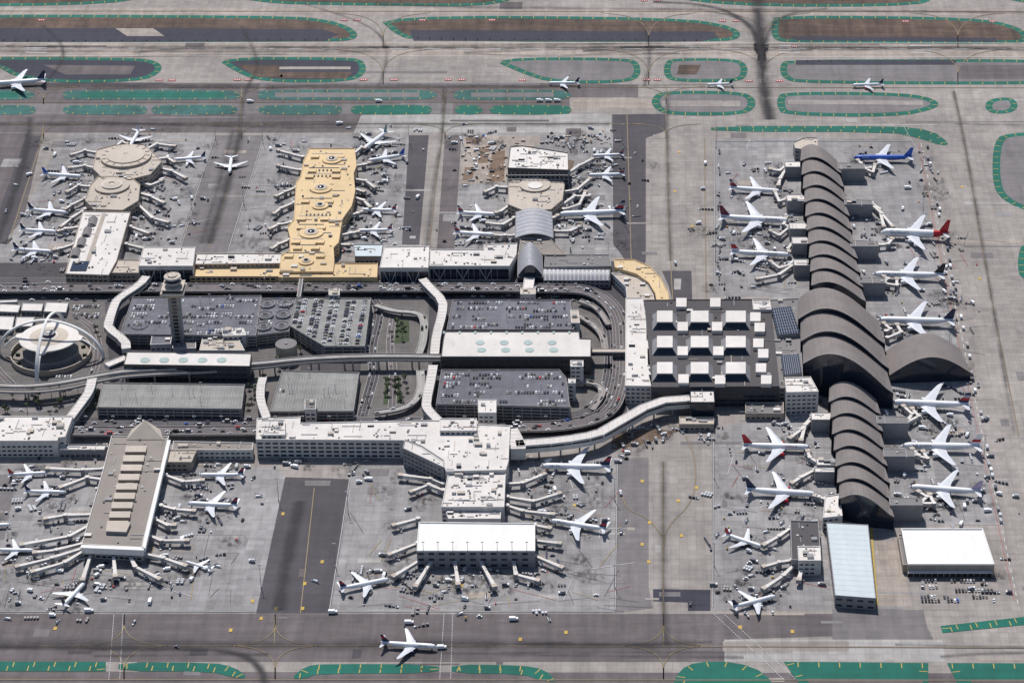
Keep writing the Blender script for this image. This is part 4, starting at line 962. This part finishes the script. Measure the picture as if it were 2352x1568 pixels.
for l in [
 ((960,1246),(895,1272)),((965,1285),(905,1322)),((990,1288),(955,1345)),((1045,1290),(1052,1340)),((1105,1290),(1135,1345)),((1180,1290),(1185,1318),(1235,1332)),((1228,1275),(1290,1302)),((1228,1240),(1285,1247)),((1228,1205),(1262,1212)),
 ((1018,1110),(990,1098),(920,1090)),((1018,1125),(985,1112),(945,1128)),((960,1190),(905,1205)),((1165,1110),(1200,1108),(1250,1088)),((1165,1140),(1225,1150),(1285,1132)),((1165,1160),(1200,1172),(1270,1180)),
 ((240,1075),(190,1078),(110,1075)),((235,1100),(200,1095),(140,1118)),((215,1180),(150,1182),(105,1190)),((205,1205),(160,1230),(50,1250)),((195,1245),(130,1262),(80,1268)),((190,1258),(120,1280),(40,1300)),((195,1262),(150,1290),(75,1312)),((210,1268),(190,1330)),((260,1268),(265,1322)),((295,1268),(310,1300),(365,1328)),((330,1270),(375,1280),(425,1298)),((335,1225),(370,1240),(430,1240)),((380,1090),(420,1105),(465,1102)),((370,1160),(400,1168),(445,1172)),((355,1190),(385,1205),(400,1205)),
 ((222,350),(195,345),(165,355)),((215,385),(195,380),(160,385)),((205,428),(180,425),(155,440)),((350,365),(385,362),(400,372)),((365,385),(395,392),(425,408)),((330,345),(360,330),(400,335)),((195,455),(165,470),(150,480)),((195,480),(165,500),(140,520)),((185,520),(150,525),(135,530)),((170,560),(140,570),(125,573)),((310,440),(345,450),(375,465)),((318,470),(350,500),(385,510)),((300,520),(340,535)),((290,560),(330,570)),((262,338),(280,325),(292,330)),((300,410),(345,425),(370,415)),
 ((695,360),(665,352),(640,345)),((690,390),(660,385),(640,380)),((680,430),(655,440),(635,450)),((675,465),(645,478),(630,490)),((668,510),(640,515),(620,525)),((665,550),(640,560),(625,570)),((815,350),(830,338),(838,340)),((815,380),(835,378),(848,374)),((812,410),(840,415),(860,430)),((808,450),(835,460),(850,475)),((790,495),(820,490),(830,486)),((780,540),(805,535),(822,532)),((775,560),(800,562)),((805,430),(835,440)),
 ((1166,430),(1140,428),(1115,440)),((1170,470),(1150,485),(1140,488)),((1180,500),(1155,515),(1120,512)),((1182,540),(1160,540),(1140,540)),((1270,500),(1280,495)),((1290,440),(1325,435),(1355,410)),((1290,470),(1320,450),(1350,450)),((1300,400),(1330,380),(1360,365)),((1270,530),(1310,530),(1330,520)),((1295,480),(1330,470),(1345,440)),
 ((1805,380),(1790,392),(1770,388)),((1808,382),(1792,410),(1788,425)),((1808,455),(1790,462),(1780,440)),((1814,520),(1800,515),(1805,500)),((1812,522),(1790,540),(1770,530)),((1822,555),(1810,570),(1812,578)),((1822,605),(1790,615),(1770,600)),((1825,605),(1790,630),(1740,640)),
 ((1865,955),(1850,975),(1840,1010)),((1865,960),(1842,985),(1815,1005)),((1876,1060),(1860,1050),(1855,1035)),((1872,1078),(1840,1095),(1820,1108)),((1895,1145),(1880,1140),(1872,1138)),
 ((1985,385),(1978,375),(1970,368)),((1988,388),(2005,395),(2010,378)),((2003,466),(2020,480),(2030,520)),((2003,470),(2025,490),(2050,520)),((2017,562),(2040,560),(2050,548)),((2032,645),(2040,640),(2030,634)),((2032,650),(2060,655),(2060,640)),((2035,760),(2045,755),(2030,742)),((2038,775),(2070,762),(2060,745)),((2085,965),(2095,950),(2075,932)),((2085,968),(2110,955),(2095,938)),((2100,1040),(2110,1045),(2095,1030)),((2102,1044),(2130,1052),(2120,1036)),((2118,1150),(2130,1140),(2110,1128)),((2116,1155),(2145,1155),(2135,1135)),
 ((1818,1210),(1790,1230),(1755,1250)),((1820,1285),(1790,1290),(1755,1300)),((1830,1290),(1800,1320),(1755,1350)),((1845,1292),(1835,1330)),
 ]: jb(*l)
# ------------------------------------------------------------------ ground service fleet
def segd(px,py,a,b):
    ax,ay=a;bx,by=b;dx,dy=bx-ax,by-ay;t=max(0,min(1,((px-ax)*dx+(py-ay)*dy)/(dx*dx+dy*dy+1e-9)))
    return math.hypot(px-ax-t*dx,py-ay-t*dy)
BB=[(min(q[0] for q in p)-2,max(q[0] for q in p)+2,min(q[1] for q in p)-2,max(q[1] for q in p)+2,p) for p in FOOT]
def free(x,y):
    for x0,x1,y0,y1,p in BB:
        if x0<x<x1 and y0<y<y1 and inside(x,y,offset(p,-2.5)): return False
    for a,b,h in AC:
        if segd(x,y,a,b)<6: return False
    return True
def truck(mb,x,y,a,rr,L=7,W=2.4,hh=2.9,col=None):
    c,s=math.cos(a),math.sin(a); col=col or rr.choice(['ac_white','ac_white','ac_grey','p_silver','p_slate','wall_grey','p_stone'])
    f=lambda u:(x+c*u,y+s*u)
    z=.5
    q=f(-L*.14); mb.box(*q,z+.5,z+hh,L*.68,W,a,col); q=f(L*.36); mb.box(*q,z+.3,z+hh*.72,L*.22,W*.92,a,'ac_white'); q=f(L*.45); mb.box(*q,z+1.1,z+hh*.66,L*.06,W*.8,a,'glass'); q=f(0)
    mb.box(*q,z+.3,z+.6,L*.94,W*.7,a,'wall_dark')
    for u in (-L*.32,L*.34):
        q=f(u); mb.box(*q,z-.02,z+.85,.85,W*.98,a,'tyre')
def cart_train(mb,x,y,a,rr,n):
    c,s=math.cos(a),math.sin(a); z=.5
    mb.box(x,y,z+.2,z+1,2.6,1.5,a,rr.choice(['ac_white','p_slate','ac_grey'])); mb.box(x-c*.5,y-s*.5,z+1,z+1.7,.9,1.3,a,'glass')
    m=rr.choice(['p_navy','ac_grey','p_silver','wall_dark','p_slate','p_stone','wall_grey','p_slate'])
    for k in range(n):
        u=-(3.3+k*3.4); mb.box(x+c*u,y+s*u,z+.35,z+.6,2.8,1.5,a,'wall_dark'); 
        if rr.random()<.8: mb.box(x+c*u,y+s*u,z+.6,z+1.9,2.4,1.45,a,m)
        mb.box(x+c*u,y+s*u,z-.02,z+.35,2.1,1.3,a,'tyre')
def loader(mb,x,y,a,rr):
    c,s=math.cos(a),math.sin(a); z=.5
    mb.box(x,y,z+.1,z+1.1,5.5,1.9,a,'ac_white'); 
    n=Vector((-s,c))*.55
    p=[Vector((x-c*3.4,y-s*3.4))+n,Vector((x-c*3.4,y-s*3.4))-n,Vector((x+c*4,y+s*4))-n,Vector((x+c*4,y+s*4))+n]; zz=[1.3,1.3,3.3,3.3]
    mb.face([(q.x,q.y,z+k) for q,k in zip(p,zz)],'wall_dark'); 
    for i in (0,2): mb.face([(p[i].x,p[i].y,z+zz[i]),(p[(i+1)%4].x,p[(i+1)%4].y,z+zz[(i+1)%4]),(p[(i+1)%4].x,p[(i+1)%4].y,z+.8),(p[i].x,p[i].y,z+.8)],'ac_grey')
def fleet(mb,cx,cy,sp,n,rr,ang0=0):
    k=0;t=0
    while k<n and t<n*6+4:
        t+=1; x=rr.gauss(cx,sp);y=rr.gauss(cy,sp)
        if not free(x,y): continue
        k+=1; a=ang0+rr.choice([0,math.pi/2,math.pi,-math.pi/2])+rr.gauss(0,.25); s=rr.random()
        if s<.22: truck(mb,x,y,a,rr,rr.uniform(5,8))
        elif s<.44: cart_train(mb,x,y,a,rr,rr.randint(1,4))
        elif s<.54: loader(mb,x,y,a,rr)
        elif s<.72: car(mb,x,y,.5,a,rr,Hh=rr.choice([1.5,2.1]))
        elif s<.88:
            m=rr.choice(['ac_grey','p_silver','wall_dark','p_stone','p_slate','concrete_wall','p_stone'])
            nx,ny=rr.randint(1,5),rr.randint(1,2)
            for i in range(nx):
                for j in range(ny):
                    if rr.random()<.85:
                        u=i*2.6;v=j*3.6; X_=x+math.cos(a)*u-math.sin(a)*v;Y_=y+math.sin(a)*u+math.cos(a)*v
                        if free(X_,Y_): mb.box(X_,Y_,.9,2.1 if m!='wall_dark' else 1.2,1.8,2.7,a,m); mb.box(X_,Y_,.5,.9,1.5,2.4,a,'tyre')
        else: mb.box(x,y,.5,.5+rr.uniform(.8,1.6),rr.uniform(1,2.2),rr.uniform(1,1.8),a,rr.choice(['p_orange','p_red','dull_yellow','ac_white','wall_dark','p_slate','p_stone','wall_grey']))
rr=random.Random(99)
gs=MB(); od=MB(); zo=.60
def stain(cx,cy,w,l):
    global zo
    zo+=.003; an=rr.uniform(-.5,.5); c,s=math.cos(an),math.sin(an)
    od.face([(cx+c*x-s*y,cy+s*x+c*y,zo) for x,y in ((-w,-l),(w,-l),(w,l),(-w,l))],'oil_stain',uv=[(0,0),(1,0),(1,1),(0,1)])
for a,b,h in AC:
    a_=Vector(a);b_=Vector(b)
    if h<10: continue
    mid=a_.lerp(b_,.35)
    onrun = mid.y>P(1000,290)[1] or mid.y<P(1000,1420)[1] or abs(mid.x-P(530,375)[0])<8
    if onrun: continue
    big=h>28
    fleet(gs,a_.x,a_.y,13,5 if big else 3,rr); fleet(gs,mid.x,mid.y,h*.8,10 if big else 5,rr,math.atan2((b_-a_).y,(b_-a_).x)); fleet(gs,b_.x,b_.y,16,3,rr)
    for k in range(3):
        c=a_.lerp(b_,rr.uniform(0,.7)); stain(c.x+rr.gauss(0,6),c.y+rr.gauss(0,8),rr.uniform(5,16),rr.uniform(5,14))
for a,b in JB:
    fleet(gs,(a[0]+b[0])/2,(a[1]+b[1])/2,11,3,rr)
    if rr.random()<.75: stain(b[0]+rr.gauss(0,6),b[1]+rr.gauss(0,6),rr.uniform(6,16),rr.uniform(6,16))
for x,y,n,sp in [(1140,1360,22,26),(1000,1350,18,22),(1270,1340,12,22),(880,1340,8,20),(240,1320,24,30),(120,1300,20,30),(400,1320,14,25),(60,1360,14,22),(480,1220,8,25),(1750,1340,12,25),(1720,1150,12,25),(2150,1160,18,20),(2230,1130,14,18),(1850,1200,6,15),(1700,640,18,22),(1760,400,16,18),(1700,540,14,18),(2130,430,14,20),(2140,560,14,18),(2180,680,14,18),(2150,860,12,15),(2170,980,12,16),(1100,560,14,22),(1130,520,10,18),(1350,540,18,20),(1330,430,14,18),(1390,480,10,15),(1300,330,22,18),(1120,330,14,18),(1080,400,8,15),(1400,390,10,14),(870,420,14,18),(860,560,12,18),(640,330,10,15),(640,430,12,18),(620,520,12,18),(820,330,12,14),(370,340,12,15),(400,430,14,25),(340,540,18,20),(380,500,10,20),(130,350,8,15),(160,440,12,15),(110,590,10,15),(830,1085,14,12),(650,1060,10,10),(200,1050,14,15),(430,1130,8,12),(560,1060,6,14),(2240,1320,10,25),(1300,1150,10,20),(1350,1130,8,15),(1440,1010,14,14),(1500,1000,14,14),(1600,985,10,14),(1800,960,10,14),(1080,312,8,12),(1380,312,8,12),(1660,1370,6,14),(1950,1230,4,8)]:
    c=P(x,y); fleet(gs,*c,sp,int(n*.85),rr)
    for k in range(3): stain(c[0]+rr.gauss(0,20),c[1]+rr.gauss(0,20),rr.uniform(6,20),rr.uniform(6,18))
for y in range(340,1200,13):
    x=2128+(y-340)*.2
    if rr.random()<.5:
        c=P(x+rr.uniform(-3,3),y)
        if free(*c): truck(gs,c[0],c[1],math.pi/2,rr,rr.uniform(5,8))
for y in range(345,680,16):
    if rr.random()<.6:
        c=P(1650+rr.uniform(-2,4),y)
        if free(*c): cart_train(gs,c[0],c[1],math.pi/2,rr,3)
gs.build('ground_service_vehicles'); od.build('oil_stains',recenter=False)
cm=MB(); park(cm,PP([(2098,1322),(2285,1322),(2300,1388),(2105,1388)]),.5,rr,.72,rowstep=14.5); cm.build('parked_cars')
cm=MB(); park(cm,PP([(160,700),(240,700),(235,735),(160,735)]),.3,rr,.7); park(cm,PP([(120,860),(230,850),(215,935),(120,940)]),.3,rr,.25); cm.build('parked_cars')
for x,y,a in [(1015,1489,0),(765,1408,0),(1180,1424,0),(345,1383,1.57),(940,1432,0),(870,235,0),(1240,234,0),(1260,234,0),(1280,234,0),(960,455,1.3),(1620,377,1.5),(575,236,0),(780,286,.3),(205,1405,0),(420,1240,1.4),(2215,1165,1.5),(2085,434,0)]:
    mb=MB(); c=P(x,y); truck(mb,*c,a,rr,8,2.6,3.2,'ac_white'); mb.build('service_truck')
mb=MB()
for k in range(190):
    x,y=rr.uniform(1062,1240),rr.uniform(312,425)
    if rr.random()<.25: x,y=rr.uniform(1240,1430),rr.uniform(310,335)
    c=P(x,y)
    if free(*c): mb.box(*c,.3,.3+rr.uniform(.4,2.2),rr.uniform(1,6),rr.uniform(1,2.6),rr.choice([0,1.57,.3]),rr.choice(['ac_white','wall_tan','p_rust','wall_grey','wall_dark','roof_pale','roof_pale','steel','wall_tan','p_stone']))
mb.build('construction_material')
def mast(x,y,h=24,name='apron_light_mast'):
    mb=MB(); c=P(x,y); mb.cyl(*c,0,1,.7,.7,'concrete_wall','concrete_wall',8); mb.cyl(*c,1,h,.32,.16,'steel',None,8)
    mb.box(*c,h,h+.4,3.4 if h>15 else 2.4,.5,0,'steel')
    for s in (-1,0,1): mb.box(c[0]+s*1.2,c[1]-.3,h-.5,h,.7,.5,0,'roof_bright')
    mb.build(name)
for x,y in [(495,320),(440,480),(604,330),(560,470),(940,330),(1062,330),(1430,330),(1436,520),(1645,340),(1643,600),(2120,500),(2180,800),(2260,1050),(1640,1100),(1640,1300),(1412,1150),(1412,1350),(800,1180),(770,1300),(640,1150),(600,1350),(60,600)]: mast(x,y)
for k in range(22): mast(20+k*62,672,11,'street_lamp')
for k in range(18): mast(200+k*62,978,11,'street_lamp')
def treemesh(seed,palm=False):
    r=random.Random(seed); mb=MB()
    if palm:
        mb.cyl(0,0,0,11,.35,.2,'bark',None,6)
        for k in range(16):
            a=k*2.4; L=2.6+r.random(); z=11+r.uniform(-.3,.6); dz=r.uniform(-1.6,.8)
            c,s=math.cos(a),math.sin(a); mb.face([(-s*.35,c*.35,z),(s*.35,-c*.35,z),(c*L*.6+s*.4,s*L*.6-c*.4,z+.5),(c*L,s*L,z+dz),(c*L*.6-s*.4,s*L*.6+c*.4,z+.5)],r.choice(['leaf_dark','leaf_light']))
    else:
        mb.cyl(0,0,0,3.2,.35,.22,'bark',None,7)
        cl=[]
        for k in range(5):
            a=k*1.3+r.random(); d=r.uniform(.8,2.2); z=r.uniform(3.8,6.4); cl.append((d*math.cos(a),d*math.sin(a),z,r.uniform(1,1.8)))
            q=Vector((d*math.cos(a)*.8,d*math.sin(a)*.8,z)); mb.face([(-.1,0,2.8),(.1,0,2.8),(q.x+.05,q.y,q.z),(q.x-.05,q.y,q.z)],'bark')
        for k in range(260):
            x,y,z,rr_=r.choice(cl); v=Vector((r.gauss(0,1),r.gauss(0,1),r.gauss(0,.8))).normalized()*rr_*r.uniform(.6,1.1); c=Vector((x,y,z))+v
            e=Vector((r.gauss(0,1),r.gauss(0,1),r.gauss(0,1))).normalized()*.45; f=e.cross(Vector((r.random(),r.random(),1))).normalized()*.4
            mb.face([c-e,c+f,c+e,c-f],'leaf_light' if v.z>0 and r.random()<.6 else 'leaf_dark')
    return mb
T=[treemesh(s).build('tree',recenter=False) for s in (1,2,3)]; TP=[treemesh(4,True).build('palm_tree',recenter=False)]
spots=[(895,880),(910,900),(915,880),(890,905),(918,915),(912,745),(930,760),(925,780),(140,930),(90,935),(60,925),(180,905),(30,915),(560,820),(585,855),(640,845),(690,810),(570,940),(1290,965),(845,930),(20,760),(15,780),(225,770),(230,790),(470,800),(580,735)]
for i,(x,y) in enumerate(spots+[(R.uniform(880,945),R.choice([R.uniform(730,790),R.uniform(870,930)])) for _ in range(10)]+[(R.uniform(560,610),R.uniform(850,960)) for _ in range(10)]+[(R.uniform(0,230),R.uniform(905,955)) for _ in range(20)]):
    c=P(x,y)
    if not free(*c): continue
    src=(T+TP)[i%4]
    o=bpy.data.objects.new(src.name.split('.')[0],src.data)
    bpy.context.collection.objects.link(o); o.location=(c[0],c[1],.2); k=R.uniform(.7,1.2); o.scale=(k,k,k); o.rotation_euler=(0,0,R.uniform(0,6))
for o,q in zip(T+TP,[(905,885),(560,815),(220,760),(888,890)]):
    c=P(*q); o.location=(c[0],c[1],.2)
# ------------------------------------------------------------------ light, sky, camera
sc=bpy.context.scene
w=bpy.data.worlds.new('World'); sc.world=w; w.use_nodes=True; nt=w.node_tree; bg=nt.nodes['Background']
sky=nt.nodes.new('ShaderNodeTexSky'); sky.sky_type='NISHITA'; sky.sun_disc=False
EL=math.radians(58)
sdir=Vector((-.28,1,0)).normalized()*math.cos(EL); sdir.z=math.sin(EL)
sky.sun_elevation=EL; sky.sun_rotation=math.atan2(sdir.x,sdir.y); sky.altitude=300
nt.links.new(sky.outputs[0],bg.inputs[0]); bg.inputs[1].default_value=.085
l=bpy.data.lights.new('sun','SUN'); l.energy=4.1; l.angle=math.radians(.5); l.color=(1,.955,.91); lo=bpy.data.objects.new('sun',l); sc.collection.objects.link(lo)
lo.rotation_euler=(-sdir).to_track_quat('-Z','Y').to_euler()
cam=bpy.data.cameras.new('camera'); co=bpy.data.objects.new('camera',cam); sc.collection.objects.link(co); sc.camera=co
cam.sensor_width=36; cam.lens=36*F/2352; cam.shift_x=-(CX-1176)/2352; cam.clip_start=10; cam.clip_end=40000
co.location=(0,CAMY,H); co.rotation_euler=(math.radians(90)-PHI,0,0)
sc.view_settings.view_transform='Standard'; sc.view_settings.look='None'; sc.view_settings.exposure=0
